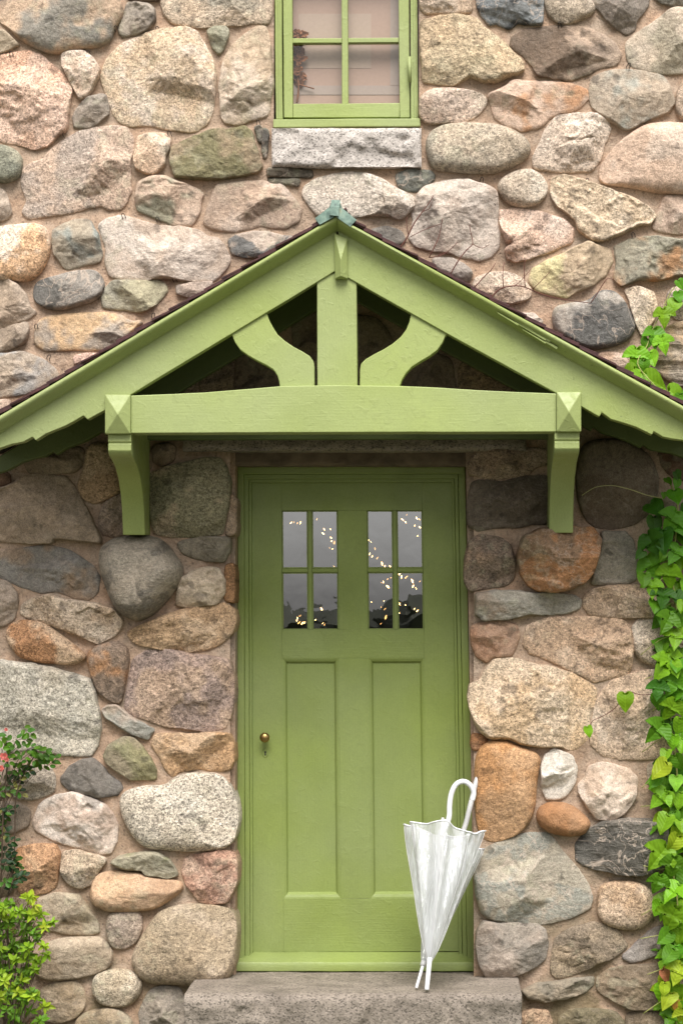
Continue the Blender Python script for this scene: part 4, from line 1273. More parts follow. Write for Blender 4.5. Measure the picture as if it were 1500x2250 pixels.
# ------------------------------------------------------------------ upper window
win = thing('casement_window', (P(760, 280, 0).x, 0.0, P(760, 280, 0).z), 'green casement window with small panes above the door hood', 'window')
WT = -190
WP = -0.02
prism('casing', [(601, WT), (617, WT), (621, 262), (606, 262)], WP + 0.012, -0.16, M_PZ, win, 0.003, 0.8)
prism('casing', [(900, WT), (914, WT), (918.5, 262), (902, 262)], WP + 0.012, -0.16, M_PZ, win, 0.003, 0.8)
prism('casing_bead', [(609, WT), (613, WT), (617, 261), (613, 261)], WP + 0.018, -0.02, M_PZ, win, 0.001, 0.3)
prism('casing_bead', [(906, WT), (910, WT), (914, 261), (910, 261)], WP + 0.018, -0.02, M_PZ, win, 0.001, 0.3)
prism('sill_board', [(600, 262), (922, 259.5), (923, 277), (600, 280)], WP + 0.05, -0.16, M_PX, win, 0.004, 0.8)
sash = WP - 0.004
prism('sash_stile', [(620.5, WT), (641, WT), (643.5, 258), (624, 258)], sash, -0.075, M_PZ, win, 0.002, 0.6)
prism('sash_stile', [(873, WT), (896, WT), (900, 258), (878, 258)], sash, -0.075, M_PZ, win, 0.002, 0.6)
prism('bottom_rail', [(643.7, 228), (877.5, 226), (877.8, 257.5), (643.7, 258.5)], sash - 0.0004, -0.075, M_PX, win, 0.003, 0.8)
prism('glazing_bar', [(749.5, WT), (763, WT), (765, 228), (751, 228)], sash - 0.006, -0.070, M_PZ, win, 0.003, 0.5)
for yb in (84, -62):
    prism('glazing_bar', [(641, yb), (750.2, yb - .5), (750.2, yb + 10), (641, yb + 10.5)], sash - 0.007, -0.070, M_PX, win, 0.003, 0.5)
    prism('glazing_bar', [(764.6, yb - .6), (875.5, yb - 1.5), (875.5, yb + 9), (764.6, yb + 9.8)], sash - 0.007, -0.070, M_PX, win, 0.003, 0.5)
for (xa, xb) in ((642, 751), (763, 875)):
    for (ya, yb) in ((94, 229), (-52, 85), (WT, -61)):
        pp = [P(x_, y_, sash - 0.035) for x_, y_ in rect(xa, ya, xb, yb)]
        me = bpy.data.meshes.new('pane')
        me.from_pydata([tuple(v) for v in pp], [], [[3, 2, 1, 0]]); me.update()
        add('pane', me, M_WINGLASS, win)
hp = P(899, 125, sash + 0.004)
hv = []
tubes('hinge', [([P(899, 125, 0.0), P(900, 180, 0.0)], 0.0075)], M_PZ, win, 10)
prism('head', rect(601, WT - 30, 916, WT - 1), WP + 0.012, -0.16, M_PX, win)
# room behind the upper window: linen blind with a paler framed sheet, made-up leaf shapes imitating a tree's reflection
bl_t = thing('window_blind', (P(760, 262, -0.15).x, 0.17, P(760, 262, -0.15).z), 'pale pink linen blind hanging inside the upper window', 'blind')
prism('cloth', rect(588, WT - 40, 934, 250), -0.100, -0.105, M_BLIND, bl_t, 0)
prism('cloth_border', rect(857, WT - 40, 934, 187), -0.0980, -0.0997, M_BLIND3, bl_t, 0)
prism('cloth_border', rect(588, 188, 934, 208), -0.0978, -0.0997, M_BLIND3, bl_t, 0)
prism('pale_patch', rect(656, 30, 815, 150), -0.0985, -0.0997, M_BLIND2, bl_t, 0)
rb = bpy.data.meshes.new('bedroom_interior')
a, b_ = P(590, 300, -0.42), P(932, WT - 60, -0.42)
V = [(a.x - .3, .18, a.z), (b_.x + .3, .18, a.z), (b_.x + .3, .18, b_.z), (a.x - .3, .18, b_.z), (a.x - .4, 1.8, a.z), (b_.x + .4, 1.8, a.z), (b_.x + .4, 1.8, b_.z), (a.x - .4, 1.8, b_.z)]
rb.from_pydata(V, [], [[4, 5, 6, 7], [0, 1, 5, 4], [3, 7, 6, 2], [0, 4, 7, 3], [1, 2, 6, 5]]); rb.update()
ro = add('bedroom_interior', rb, mat_plain('warm_room_plaster', (0.5, 0.38, 0.31), 0.9)); ro['kind'] = 'structure'
br = thing('tree_reflection', P(652, 225, -0.083), 'made-up russet leaf shapes imitating a tree reflected in the lower left pane of the upper window', 'reflection')
tubes('stem', [(catmull([P(652, 226, -0.083), P(656, 190, -0.083), P(652, 140, -0.083), P(662, 70, -0.083)], 5), 0.004), ([P(655, 185, -0.083), P(690, 195, -0.083)], 0.003)], M_RUST, br, 6)
def blob_leaf(size, seed):
    r_ = random.Random(seed)
    n_ = 9
    V = [(0, 0, 0)]
    for k in range(n_):
        th_ = 2 * math.pi * k / n_
        q = size * r_.uniform(0.55, 1.0)
        V.append((q * math.cos(th_) * 0.7, r_.uniform(-.3, .3) * size, q * math.sin(th_)))
    m_ = bpy.data.meshes.new('leaf'); m_.from_pydata(V, [], [[0, 1 + k, 1 + (k + 1) % n_] for k in range(n_)]); m_.update()
    return m_
dried = [blob_leaf(0.024, s_) for s_ in range(5)]  # added leaf shapes that stand in for the reflected tree
for d_ in dried: d_.materials.append(M_RUST)
rr = random.Random(11)
for k in range(34):
    yq = rr.uniform(70, 200)
    xq = 649 + abs(rr.gauss(0, 9 if yq > 100 else 6)) + (8 if yq < 110 else 0) * rr.random()
    o = add('leaf', rr.choice(dried), None, br)
    v = P(xq, yq, -0.082 + rr.uniform(-0.008, 0.008))
    o.matrix_parent_inverse = Matrix.Identity(4)
    o.location = v - Vector(br.location)
    o.rotation_euler = (rr.uniform(-.5, .5), rr.uniform(0, 6), rr.uniform(-.5, .5))

# ------------------------------------------------------------------ the gabled hood over the door
HP = 0.62
hood = thing('door_hood', (P(753, 955, 0.3).x, -0.3, P(753, 955, 0.3).z), 'green painted timber gabled hood with curved braces over the front door', 'porch hood')
BF, BB = HP + 0.005, HP - 0.05
left_board = [(739, 498), (738.5, 594), (735, 597), (560, 703), (420, 787), (287, 868), (230, 902), (193, 922), (184, 913.5), (163, 926), (147, 935), (127, 943), (102, 953), (79, 968), (72, 960), (52, 971), (27, 976), (0, 985), (-32, 1003), (-62, 1012), (-62, 977)]
right_board = [(743, 498), (1520, 929), (1560, 951), (1562, 996), (1540, 982), (1500, 967.5), (1473, 964), (1455, 960), (1435, 948), (1431, 955.5), (1398, 939), (1375, 931), (1341, 921), (1321, 906.5), (1316, 916), (1277, 894), (1217, 862), (979, 732), (765, 611), (743, 596)]
prism('barge_board', left_board, BF, BB, M_PN, hood, 0.004, 0.7)
prism('barge_board', right_board, BF, BB, M_PN, hood, 0.004, 0.7)

def crown(name, top, bot, seed):
    """cyma moulding swept along the rake"""
    sec = [(0.0, -0.05), (0.0, 0.066), (0.06, 0.072), (0.16, 0.073), (0.28, 0.069), (0.42, 0.058), (0.56, 0.043), (0.70, 0.028), (0.82, 0.017), (0.93, 0.010), (0.94, 0.005), (1.0, 0.004), (1.0, -0.02)]
    n_ = 46
    V, F = [], []
    for i in range(n_ + 1):
        t_ = i / n_
        tx_, ty_ = top[0][0] + (top[1][0] - top[0][0]) * t_, top[0][1] + (top[1][1] - top[0][1]) * t_
        bx_, by_ = bot[0][0] + (bot[1][0] - bot[0][0]) * t_, bot[0][1] + (bot[1][1] - bot[0][1]) * t_
        wv = 0.9 * float(fbm(np.array([t_ * 6]), np.array([seed * 1.0]), 1.0, 3, seed)[0])
        for f_, pd in sec:
            V.append(tuple(P(tx_ + (bx_ - tx_) * f_, ty_ + (by_ - ty_) * f_ + wv, BF + pd)))
    m_ = len(sec)
    for i in range(n_):
        for k in range(m_):
            k2 = (k + 1) % m_
            F.append([i * m_ + k, i * m_ + k2, (i + 1) * m_ + k2, (i + 1) * m_ + k])
    F += [list(range(m_)), [n_ * m_ + k for k in range(m_)]]
    o = solid(name, V, F, M_PN, hood)
    smooth(o.data)
    e_ = o.modifiers.new('edges', 'EDGE_SPLIT'); e_.split_angle = math.radians(45)
    return o
crown('rake_moulding', [(741, 472.5), (-64, 952)], [(741, 508), (-64, 993)], 3)
crown('rake_moulding', [(741.5, 477), (1564, 927.5)], [(741.5, 508), (1564, 966)], 5)
# torn grain along the right-hand moulding
for (xa, ya, L_, w_, dp) in ((1112, 690, 60, 5, .060), (1130, 706, 70, 4, .058), (1165, 722, 45, 5, .056), (1090, 684, 50, 4, .060), (1185, 740, 40, 6, .050), (1145, 722, 55, 3, .054)):
    q = [(xa, ya), (xa + L_, ya + L_ * .548 + 1), (xa + L_ - 3, ya + L_ * .548 + w_), (xa + 4, ya + w_ + 1)]
    prism('wood_splinter', q, BF + dp, BF + dp - 0.02, M_PN, hood, 0.001, 0.5)

prism('tie_beam', [(287.4, 869), (380, 865.5), (450, 862), (540, 855), (615, 848.5), (740, 846), (880, 848), (970, 852), (1050, 857), (1130, 861), (1221.6, 864.5), (1221.6, 949), (1000, 949.5), (740, 950), (500, 951), (287.4, 952)], HP + 0.012, HP - 0.09, M_PX, hood, 0.004, 0.5)
prism('king_post', [(696, 600), (783, 600), (785, 848), (697, 848)], HP - 0.004, HP - 0.085, M_PZ, hood, 0.004, 0.4)
Lb = [(500, 722), (510.5, 738), (516, 752), (527, 768), (545, 781), (566, 793), (586, 803), (600, 812), (609, 825), (613, 838), (615, 852), (691, 850), (690.5, 806), (688, 793), (680, 782), (664, 772), (645, 762), (626, 749), (610, 735), (598, 716), (590, 700), (586, 686), (592, 670), (540, 690)]
Rb = [(990, 722), (978, 739), (972, 753), (961, 769), (944, 782), (925, 793), (905, 806), (892, 820), (883, 835), (877, 852), (790, 850), (790.5, 812), (793, 799), (803, 789), (822, 778), (843, 767), (862, 755), (880, 740), (892, 724), (899, 707), (903, 687), (900, 670), (950, 692)]
prism('curved_brace', Lb, HP - 0.006, HP - 0.075, M_PN, hood, 0.004, 0.4)
prism('curved_brace', Rb, HP - 0.006, HP - 0.075, M_PN, hood, 0.004, 0.4)
# pendant key at the apex with a faceted head
kx0, kx1, ky0, ky1 = 734, 762.5, 512, 612
b0 = BF + 0.018
V = [P(kx0, ky0, b0), P(kx1, ky0 + 12, b0), P(kx1 + 1, ky1, b0), P(kx0 + 2, ky1, b0), P(748.5, 572, b0 + 0.028), P(748.5, 606, b0 + 0.014)]
V += [Vector((v.x, -(BF - 0.01), v.z)) for v in V[:4]]
solid('apex_key', V, [[0, 4, 1], [0, 3, 5, 4], [1, 4, 5, 2], [3, 2, 5], [0, 1, 7, 6], [1, 2, 8, 7], [2, 3, 9, 8], [3, 0, 6, 9], [6, 7, 8, 9]], M_PZ, hood, 0.002)

def end_block(x0, y0, x1, y1):
    b0 = HP + 0.03
    fr_ = [P(x0, y0, b0), P(x1, y0, b0), P(x1, y1, b0), P(x0, y1, b0)]
    tip = P((x0 + x1) / 2, y0 + (y1 - y0) * 0.50, b0 + 0.035)
    bk = [Vector((v.x, 0.02, v.z)) for v in fr_]
    V = fr_ + [tip] + bk
    F = [[0, 4, 1], [1, 4, 2], [2, 4, 3], [3, 4, 0], [0, 1, 6, 5], [1, 2, 7, 6], [2, 3, 8, 7], [3, 0, 5, 8], [5, 6, 7, 8]]
    solid('purlin_end', V, F, M_PN, hood, 0.003)
end_block(231, 867, 287, 953)
end_block(1222, 861, 1276, 948.5)

def bracket(x0, x1, ytop):
    """side profile (projection, photo row at that projection) carried through the bracket's width"""
    prof = [(-0.03, ytop), (HP + 0.005, ytop), (HP + 0.005, ytop + 17), (HP - 0.003, ytop + 20), (HP + 0.003, ytop + 22), (HP + 0.003, ytop + 36), (HP - 0.006, ytop + 43),
            (HP - 0.03, ytop + 49), (HP - 0.09, ytop + 56), (HP - 0.20, ytop + 72), (HP - 0.30, ytop + 98), (HP - 0.37, ytop + 132), (HP - 0.41, ytop + 166), (HP - 0.43, ytop + 196), (HP - 0.44, ytop + 222), (-0.03, ytop + 222)]
    Xa, Xb = P(x0, 0, HP).x, P(x1, 0, HP).x
    V = []
    for xx in (Xa, Xb):
        for p_, yq in prof:
            V.append((xx, -p_, P(0, yq, max(p_, 0)).z))
    n_ = len(prof)
    F = [list(range(n_)), list(range(2 * n_ - 1, n_ - 1, -1))] + [[i, (i + 1) % n_, n_ + (i + 1) % n_, n_ + i] for i in range(n_)]
    o = solid('bracket', V, F, M_PZ, hood, 0.005)
    return o
bracket(238, 289, 953.5)
bracket(1217, 1272, 949)
# rafters against the wall, boards and shingles of the roof
def shift_back(poly, dx=0, dy=0):
    return [(x_ + dx, y_ + dy) for x_, y_ in poly]
o = prism('wall_rafter', shift_back(left_board, 0, 10), BF, BB, M_SHADED, hood, 0.004); o.data.transform(Matrix.Translation((0, HP - 0.115, 0)))
o = prism('wall_rafter', shift_back(right_board, 0, 6), BF, BB, M_SHADED, hood, 0.004); o.data.transform(Matrix.Translation((0, HP - 0.115, 0)))
o = prism('wall_tie', [(287.4, 872), (1221.6, 868), (1221.6, 940), (287.4, 942)], HP, HP - 0.05, M_SHADED, hood, 0.004); o.data.transform(Matrix.Translation((0, HP - 0.10, 0)))
roofL = prism('roof_boarding', [(741, 474), (741, 492), (-62, 970), (-62, 953)], BF + 0.03, -0.02, M_DARKWOOD, hood, 0)
roofR = prism('roof_boarding', [(741.5, 492), (741.5, 478), (1562, 928), (1562, 945)], BF + 0.03, -0.02, M_DARKWOOD, hood, 0)
def shingles(a, b_, name_seed):
    r_ = random.Random(name_seed)
    L_ = math.hypot(b_[0] - a[0], b_[1] - a[1])
    ux, uy = (b_[0] - a[0]) / L_, (b_[1] - a[1]) / L_
    nx_, ny_ = -uy, ux
    if ny_ > 0: nx_, ny_ = -nx_, -ny_
    s_ = 6.0
    surf = []
    while s_ < L_ + 10:
        ln = 88 + r_.uniform(-8, 8)
        t0, t1 = 0.2 + r_.uniform(0, .8), 7.0 + r_.uniform(-1.0, 1.5)      # lifted at the lower end, thin at the upper
        th_ = 4.2 + r_.uniform(-.6, .9)
        q = [(a[0] + ux * (s_ - ln * .45) + nx_ * t0, a[1] + uy * (s_ - ln * .45) + ny_ * t0),
             (a[0] + ux * (s_ + ln * .55) + nx_ * t1, a[1] + uy * (s_ + ln * .55) + ny_ * t1),
             (a[0] + ux * (s_ + ln * .55) + nx_ * (t1 + th_), a[1] + uy * (s_ + ln * .55) + ny_ * (t1 + th_)),
             (a[0] + ux * (s_ - ln * .45) + nx_ * (t0 + th_), a[1] + uy * (s_ - ln * .45) + ny_ * (t0 + th_))]
        lip = BF + 0.060 + r_.uniform(-0.004, 0.010)
        prism('shingle', q, lip, lip - 0.16, M_SHINGLE, hood, 0.001, 0.8)
        back = lip - 0.162
        k = 0
        while back > 0.0:
            wd = r_.uniform(0.10, 0.18)
            surf.append((shift_back(q, r_.uniform(-6, 6), r_.uniform(-.5, .5)), back, max(back - wd, -0.02)))
            back -= wd + 0.004
        s_ += 45
    V, F = [], []
    for q, pf_, pb_ in surf:
        o_ = len(V)
        f_ = [P(x_, y_, HP) for x_, y_ in q]
        V += [(v.x, -pf_, v.z) for v in f_] + [(v.x, -pb_, v.z) for v in f_]
        F += [[o_ + i for i in fc] for fc in ([0, 1, 2, 3], [7, 6, 5, 4], [1, 0, 4, 5], [2, 1, 5, 6], [3, 2, 6, 7], [0, 3, 7, 4])]
    o = solid('roof_shingles', V, F, M_SHINGLE, hood)
    o['kind'] = 'stuff'
shingles((735, 475.5), (-64, 951), 4)
shingles((748, 480), (1564, 927), 5)
# copper ridge cap
rcp = BF + 0.075
def sheet(name, pts, ps, thick=0.004):
    V = [P(x_, y_, p_) for (x_, y_), p_ in zip(pts, ps)]
    n_ = len(V)
    V2 = V + [v + Vector((0, thick, -0.0)) for v in V]
    F = [list(range(n_)), list(range(2 * n_ - 1, n_ - 1, -1))] + [[i, (i + 1) % n_, n_ + (i + 1) % n_, n_ + i] for i in range(n_)]
    return solid(name, V2, F, M_COPPER, cap)
cap = as_parent(prism('ridge_cap', [(692, 479), (722, 457), (729, 441), (746, 441), (752, 458), (782, 483), (778, 488), (741, 466), (737, 466), (697, 486)], rcp - 0.012, -0.02, M_COPPER, hood, 0.002))
sheet('cap_flap', [(722, 456), (735, 458), (733, 477), (702, 493.5), (692, 479.5)], [rcp - .004, rcp + .004, rcp + .010, rcp + .004, rcp - .006])
sheet('cap_flap', [(741, 458), (751, 456.5), (783, 483), (769, 498), (740, 478)], [rcp + .004, rcp - .004, rcp - .006, rcp + .004, rcp + .010])
sheet('cap_tab', [(728, 439), (747.5, 439.5), (745.5, 455), (743.5, 474.5), (723, 472.5), (726, 453)], [rcp - .002, rcp - .002, rcp + .012, rcp + .018, rcp + .018, rcp + .012], 0.008)

# ------------------------------------------------------------------ umbrellas
def umbrella(name, label, tip, top, tip_p, top_p, radius, ferrule, hook, seed, fer_r, handle_mat, group, twist=0.0, collar=False):
    r_ = random.Random(seed)
    A = P(tip[0], tip[1], tip_p)
    A.z = STEP_Z + 0.012
    B = P(top[0], top[1], top_p)                 # centre of the mouth of the folded canopy
    ax = (B - A); L_ = ax.length; ax.normalize()
    side = ax.cross(Vector((0, 1, 0))).normalized()
    fwd = side.cross(ax).normalized()             # towards the viewer or away
    u_ = thing(name, A, label, 'umbrella', group)
    f0 = ferrule / L_
    v_, f_ = lathe_data([(0.0005, 0), (fer_r * .9, 0.0), (fer_r, 0.004), (fer_r * 1.15, ferrule * .9), (fer_r * 1.25, ferrule), (0.0005, ferrule)], A, ax, 14)
    m_ = bpy.data.meshes.new('ferrule'); m_.from_pydata(v_, [], f_); m_.update(); smooth(m_)
    add('ferrule', m_, M_WHITE, u_)
    if collar:
        v_, f_ = lathe_data([(fer_r * 1.3, ferrule - 0.014), (fer_r * 2.0, ferrule - 0.012), (fer_r * 2.1, ferrule + 0.008), (fer_r * 1.3, ferrule + 0.01)], A, ax, 14)
        m_ = bpy.data.meshes.new('collar'); m_.from_pydata(v_, [], f_); m_.update(); smooth(m_)
        add('collar', m_, M_GREYPL, u_)
    NR = 8
    ang = [2 * math.pi * (k + twist) / NR + r_.uniform(-.16, .16) for k in range(NR)]
    rad = [radius * r_.uniform(.78, 1.08) for k in range(NR)]
    top_off = [r_.uniform(-.022, .022) for k in range(NR)]
    NS, NQ = 34, 10
    V, F = [], []
    ends = []
    for i in range(NS + 1):
        s_ = i / NS
        h_ = ferrule * 0.9 + (L_ - ferrule * 0.9) * s_
        grow = 0.055 + 0.945 * s_ ** 0.86
        for k in range(NR):
            k2 = (k + 1) % NR
            a0, a1 = ang[k], ang[k2] + (2 * math.pi if k2 == 0 else 0)
            for q in range(NQ):
                w_ = q / NQ
                an = a0 + (a1 - a0) * w_
                rr_ = rad[k] * (1 - w_) + rad[k2] * w_
                fold = math.sin(math.pi * w_)
                dent = 0.17 * fold * (0.35 + 0.65 * s_) + 0.05 * math.sin(3 * math.pi * w_ + seed + k) * s_
                belly = 1 + 0.10 * math.sin(math.pi * s_) * math.sin(k * 2.1 + seed)
                R_ = rr_ * grow * (1 - dent) * belly + 0.004 * math.sin(9 * s_ + k * 1.7 + 4 * w_) * s_
                hh = h_ + s_ ** 6 * (top_off[k] * (1 - w_) + top_off[k2] * w_ - 0.010 * fold)
                V.append(tuple(A + ax * hh + (side * math.cos(an) + fwd * math.sin(an) * 0.62) * max(R_, 0.002)))
    m_ = NR * NQ
    for i in range(NS):
        for k in range(m_):
            k2 = (k + 1) % m_
            F.append([i * m_ + k, i * m_ + k2, (i + 1) * m_ + k2, (i + 1) * m_ + k])
    me = bpy.data.meshes.new('canopy'); me.from_pydata(V, [], F); me.update(); smooth(me)
    add('canopy', me, M_FILM, u_)
    rim = [Vector(V[NS * m_ + k]) for k in range(m_)] + [Vector(V[NS * m_])]
    tubes('rim_tape', [(rim, 0.0036)], M_WHITE, u_, 6)
    for k in range(NR):
        line = [Vector(V[i * m_ + k * NQ]) for i in range(0, NS + 1, 3)]
        tubes('rib', [(line + [line[-1] + ax * 0.014], 0.0010)], M_GREYPL, u_, 5)
    tubes('shaft', [([A + ax * ferrule, A + ax * (L_ + 0.05)], 0.0065)], M_GREYPL, u_, 10)
    hk = catmull([A + ax * (L_ - 0.03)] + [P(x_, y_, p_) for x_, y_, p_ in hook], 7)
    hm = tubes('handle', [(hk, 0.0112)], handle_mat, u_, 14)
    return u_, A, ax, L_
umbrella('clear_umbrella', 'folded clear plastic umbrella with white hook handle, front one by door', (937, 2183), (970, 1822), 0.473, 0.24, 0.188, 0.135,
         [(985, 1800, 0.235), (987, 1770, 0.225), (991, 1744, 0.22), (1001, 1724, 0.215), (1017, 1717, 0.21), (1032, 1725, 0.205), (1040, 1742, 0.20), (1037, 1758, 0.20)], 3, 0.0095, M_WHITE, 'umbrellas leaning in the doorway', 0.12)
umbrella('clear_umbrella', 'folded umbrella behind the clear front one, its grey grip against the stone jamb', (914, 2180), (1008, 1850), 0.42, 0.09, 0.125, 0.115,
         [(1022, 1812, 0.085), (1030, 1780, 0.075), (1037, 1752, 0.065), (1044, 1722, 0.05), (1050, 1707, 0.035), (1053, 1712, 0.01), (1047, 1730, 0.0)], 8, 0.0062, M_GREYPL, 'umbrellas leaning in the doorway', 0.4, True)

# ------------------------------------------------------------------ plants
def leaf_mesh(kind, seed):
    """unit leaf: stalk end at (0, 0.5), tip at (0, -0.5), facing +z"""
    r_ = random.Random(seed)
    if kind == 'heart':
        half = [(0.0, 0.42), (0.14, 0.52), (0.30, 0.50), (0.43, 0.36), (0.45, 0.15), (0.37, -0.08), (0.24, -0.28), (0.10, -0.46), (0.0, -0.56)]
    elif kind == 'lobed':
        half = [(0.0, 0.40), (0.13, 0.50), (0.30, 0.46), (0.46, 0.32), (0.60, 0.10), (0.66, -0.10), (0.48, -0.08), (0.30, -0.02), (0.30, -0.20), (0.20, -0.40), (0.08, -0.58), (0.0, -0.70)]
    elif kind == 'oval':
        half = [(0.0, 0.5), (0.16, 0.42), (0.29, 0.22), (0.33, 0.0), (0.28, -0.22), (0.15, -0.42), (0.0, -0.52)]
    else:   # 'lance'
        half = [(0.0, 0.5), (0.10, 0.38), (0.20, 0.18), (0.23, 0.0), (0.18, -0.22), (0.09, -0.42), (0.0, -0.56)]
    cup, bend = r_.uniform(0.15, 0.55), r_.uniform(-0.3, 0.75)
    def zz(x_, y_):
        return cup * abs(x_) * (1.1 - abs(x_)) - bend * (0.4 - y_) ** 2 * 0.5 + 0.03 * math.sin(9 * y_ + seed)
    out = [(x_ * r_.uniform(.95, 1.05), y_) for x_, y_ in half]
    V, F = [], []
    n_ = len(out)
    mid = [(0.0, 0.42 + (-0.56 - 0.42) * 0.0)]
    # midrib points level with the outline points
    for sgn in (1, -1):
        b_ = len(V)
        for x_, y_ in out:
            x_ = x_ * sgn
            V.append((x_, y_, zz(x_, y_)))
        c_ = len(V)
        for x_, y_ in out:
            yy_ = max(min(y_, out[0][1]), out[-1][1])
            x2 = x_ * 0.5 * sgn
            y2 = yy_ * 0.85
            V.append((x2, y2, zz(x2, y2)))
        d_ = len(V)
        for x_, y_ in out:
            yy_ = max(min(y_ * 0.8, out[0][1]), out[-1][1])
            V.append((0, yy_, zz(0, yy_)))
        for i in range(n_ - 1):
            q1 = [b_ + i, b_ + i + 1, c_ + i + 1, c_ + i]
            q2 = [c_ + i, c_ + i + 1, d_ + i + 1, d_ + i]
            if sgn > 0:
                q1, q2 = q1[::-1], q2[::-1]
            F += [q1, q2]
    me = bpy.data.meshes.new(kind + '_leaf')
    me.from_pydata(V, [], F); me.update(); smooth(me)
    me.materials.append(M_LEAF)
    return me
LEAF = {k: [leaf_mesh(k, s_) for s_ in range(6)] for k in ('heart', 'lobed', 'oval', 'lance')}

def put_leaf(parent, kind, loc, size, roll, pitch, yaw, tone, rnd, flat=None):
    o = bpy.data.objects.new('leaf', rnd.choice(LEAF[kind]))
    COL.objects.link(o)
    o.parent = parent
    # local z -> towards the viewer (-y); local y -> up
    base = Matrix(((1, 0, 0), (0, 0, -1), (0, 1, 0)))
    rot = Matrix.Rotation(yaw, 3, 'Z') @ Matrix.Rotation(pitch, 3, 'X') @ base @ Matrix.Rotation(roll, 3, 'Z')
    o.matrix_local = Matrix.Translation(Vector(loc) - Vector(parent.location)) @ (rot @ Matrix.Diagonal((size, size, size))).to_4x4()
    o.color = tuple(tone) + (1,)
    return o

T_BRIGHT, T_MID, T_DEEP, T_YEL = (0.18, 0.38, 0.016), (0.092, 0.24, 0.012), (0.040, 0.12, 0.009), (0.32, 0.43, 0.025)
vine = thing('climbing_vine', P(1490, 2300, 0.03), 'leafy green climbing vine growing up the wall right of the door', 'vine')
vr = random.Random(21)
trunk = [P(x_, y_, 0.09) for x_, y_ in ((1490, 2300), (1478, 2150), (1488, 2000), (1470, 1850), (1486, 1700), (1472, 1560), (1490, 1400), (1476, 1260), (1488, 1120), (1470, 1060))]
side_stems = []
for k in range(16):
    yq = 2260 - k * 72
    side_stems.append((catmull([P(1480, yq, 0.09), P(1455 + vr.uniform(-10, 10), yq + 10, 0.11), P(1425 + vr.uniform(-20, 10), yq + vr.uniform(0, 50), 0.12)], 4), 0.0018))
tend = catmull([P(1455, 1095, 0.13), P(1420, 1088, 0.14), P(1385, 1076, 0.15), P(1345, 1067, 0.155), P(1310, 1070, 0.155), P(1290, 1080, 0.15), P(1277, 1089, 0.145)], 6)
tubes('stem', [(catmull(trunk, 6), 0.004)] + side_stems, M_STEM, vine, 6)
tubes('tendril', [(tend, [0.0022 - 0.0010 * i / len(tend) for i in range(len(tend))])], mat_plain('pale_tendril', (0.42, 0.40, 0.16), 0.6), vine, 6)
tubes('tendril', [(catmull([P(1450, 1522, 0.1), P(1410, 1527, 0.09), P(1376, 1522, 0.115), P(1350, 1556, 0.085), P(1320, 1575, 0.09), P(1298, 1588, 0.10), P(1294, 1628, 0.09)], 5), 0.0017)], M_TWIG, vine, 5)
def view(ox, oy, sc, rows, size_k=1.0):
    for row in rows:
        x_, y_, w_, kind, tone, roll = row
        pd = 0.13 + vr.uniform(-0.02, 0.05)
        put_leaf(vine, {'l': 'lobed', 'h': 'heart'}[kind], P(ox + x_ * sc, oy + y_ * sc, pd), w_ * sc / S * vr.uniform(0.92, 1.12), math.radians(roll + vr.uniform(-12, 12)), math.radians(vr.uniform(-48, 12)), math.radians(vr.uniform(-38, 24)), tone, vr)
B_, M_, D_, Y_ = T_BRIGHT, T_MID, T_DEEP, T_YEL
view(1280, 1020, .19556, [(955, 195, 110, 'h', M_, 10), (1050, 215, 130, 'h', M_, -20), (1060, 130, 120, 'h', D_, 40), (1040, 370, 210, 'h', M_, 5), (905, 350, 80, 'h', M_, 0), (810, 480, 260, 'h', D_, 60), (1010, 620, 280, 'l', M_, -35), (800, 680, 200, 'h', D_, -10),
      (1095, 720, 200, 'h', M_, 20), (770, 880, 260, 'l', D_, 30), (640, 1010, 150, 'h', D_, -40), (900, 850, 260, 'h', D_, 0), (1045, 980, 230, 'l', M_, -25), (890, 1030, 110, 'h', M_, -20), (770, 1130, 280, 'l', M_, 35), (680, 1300, 200, 'h', M_, -10), (965, 1240, 250, 'l', B_, -12),
      (1100, 1100, 180, 'h', B_, 15), (775, 1370, 215, 'l', B_, 0), (900, 1480, 250, 'l', D_, -20), (810, 1590, 190, 'h', M_, -25), (1060, 1500, 200, 'h', D_, 10), (1110, 1590, 150, 'h', B_, -10), (950, 1760, 250, 'l', M_, -30), (1070, 1720, 200, 'h', M_, 20), (1040, 1930, 230, 'l', B_, -15),
      (890, 2060, 220, 'h', M_, -10), (980, 2200, 240, 'l', B_, 10), (1100, 1900, 170, 'h', B_, 30), (1090, 2120, 140, 'h', M_, 0)])
view(1280, 1440, .18227, [(1000, 130, 330, 'l', B_, -35), (1140, 130, 200, 'h', M_, 10), (900, 400, 210, 'l', D_, -10), (1080, 330, 260, 'l', M_, -20), (900, 560, 220, 'h', M_, -15), (1080, 480, 270, 'h', M_, -30), (1070, 640, 280, 'l', B_, -30), (900, 900, 300, 'l', M_, -40), (1160, 850, 260, 'h', B_, 0),
      (1085, 1040, 200, 'h', B_, -10), (1190, 1080, 200, 'h', B_, 0), (990, 1200, 180, 'h', B_, -20), (940, 1380, 270, 'h', Y_, -25), (1150, 1290, 220, 'h', M_, 10), (1120, 1530, 210, 'h', B_, 10), (930, 1700, 280, 'l', B_, -35), (860, 1520, 170, 'h', M_, -40), (1040, 1740, 190, 'h', B_, 10), (1160, 1740, 220, 'h', B_, -10),
      (980, 2020, 260, 'h', B_, -15), (840, 2070, 150, 'h', M_, -20), (1140, 2170, 260, 'h', Y_, -20), (1100, 1960, 200, 'h', M_, 20), (1180, 2040, 160, 'h', B_, 0)])
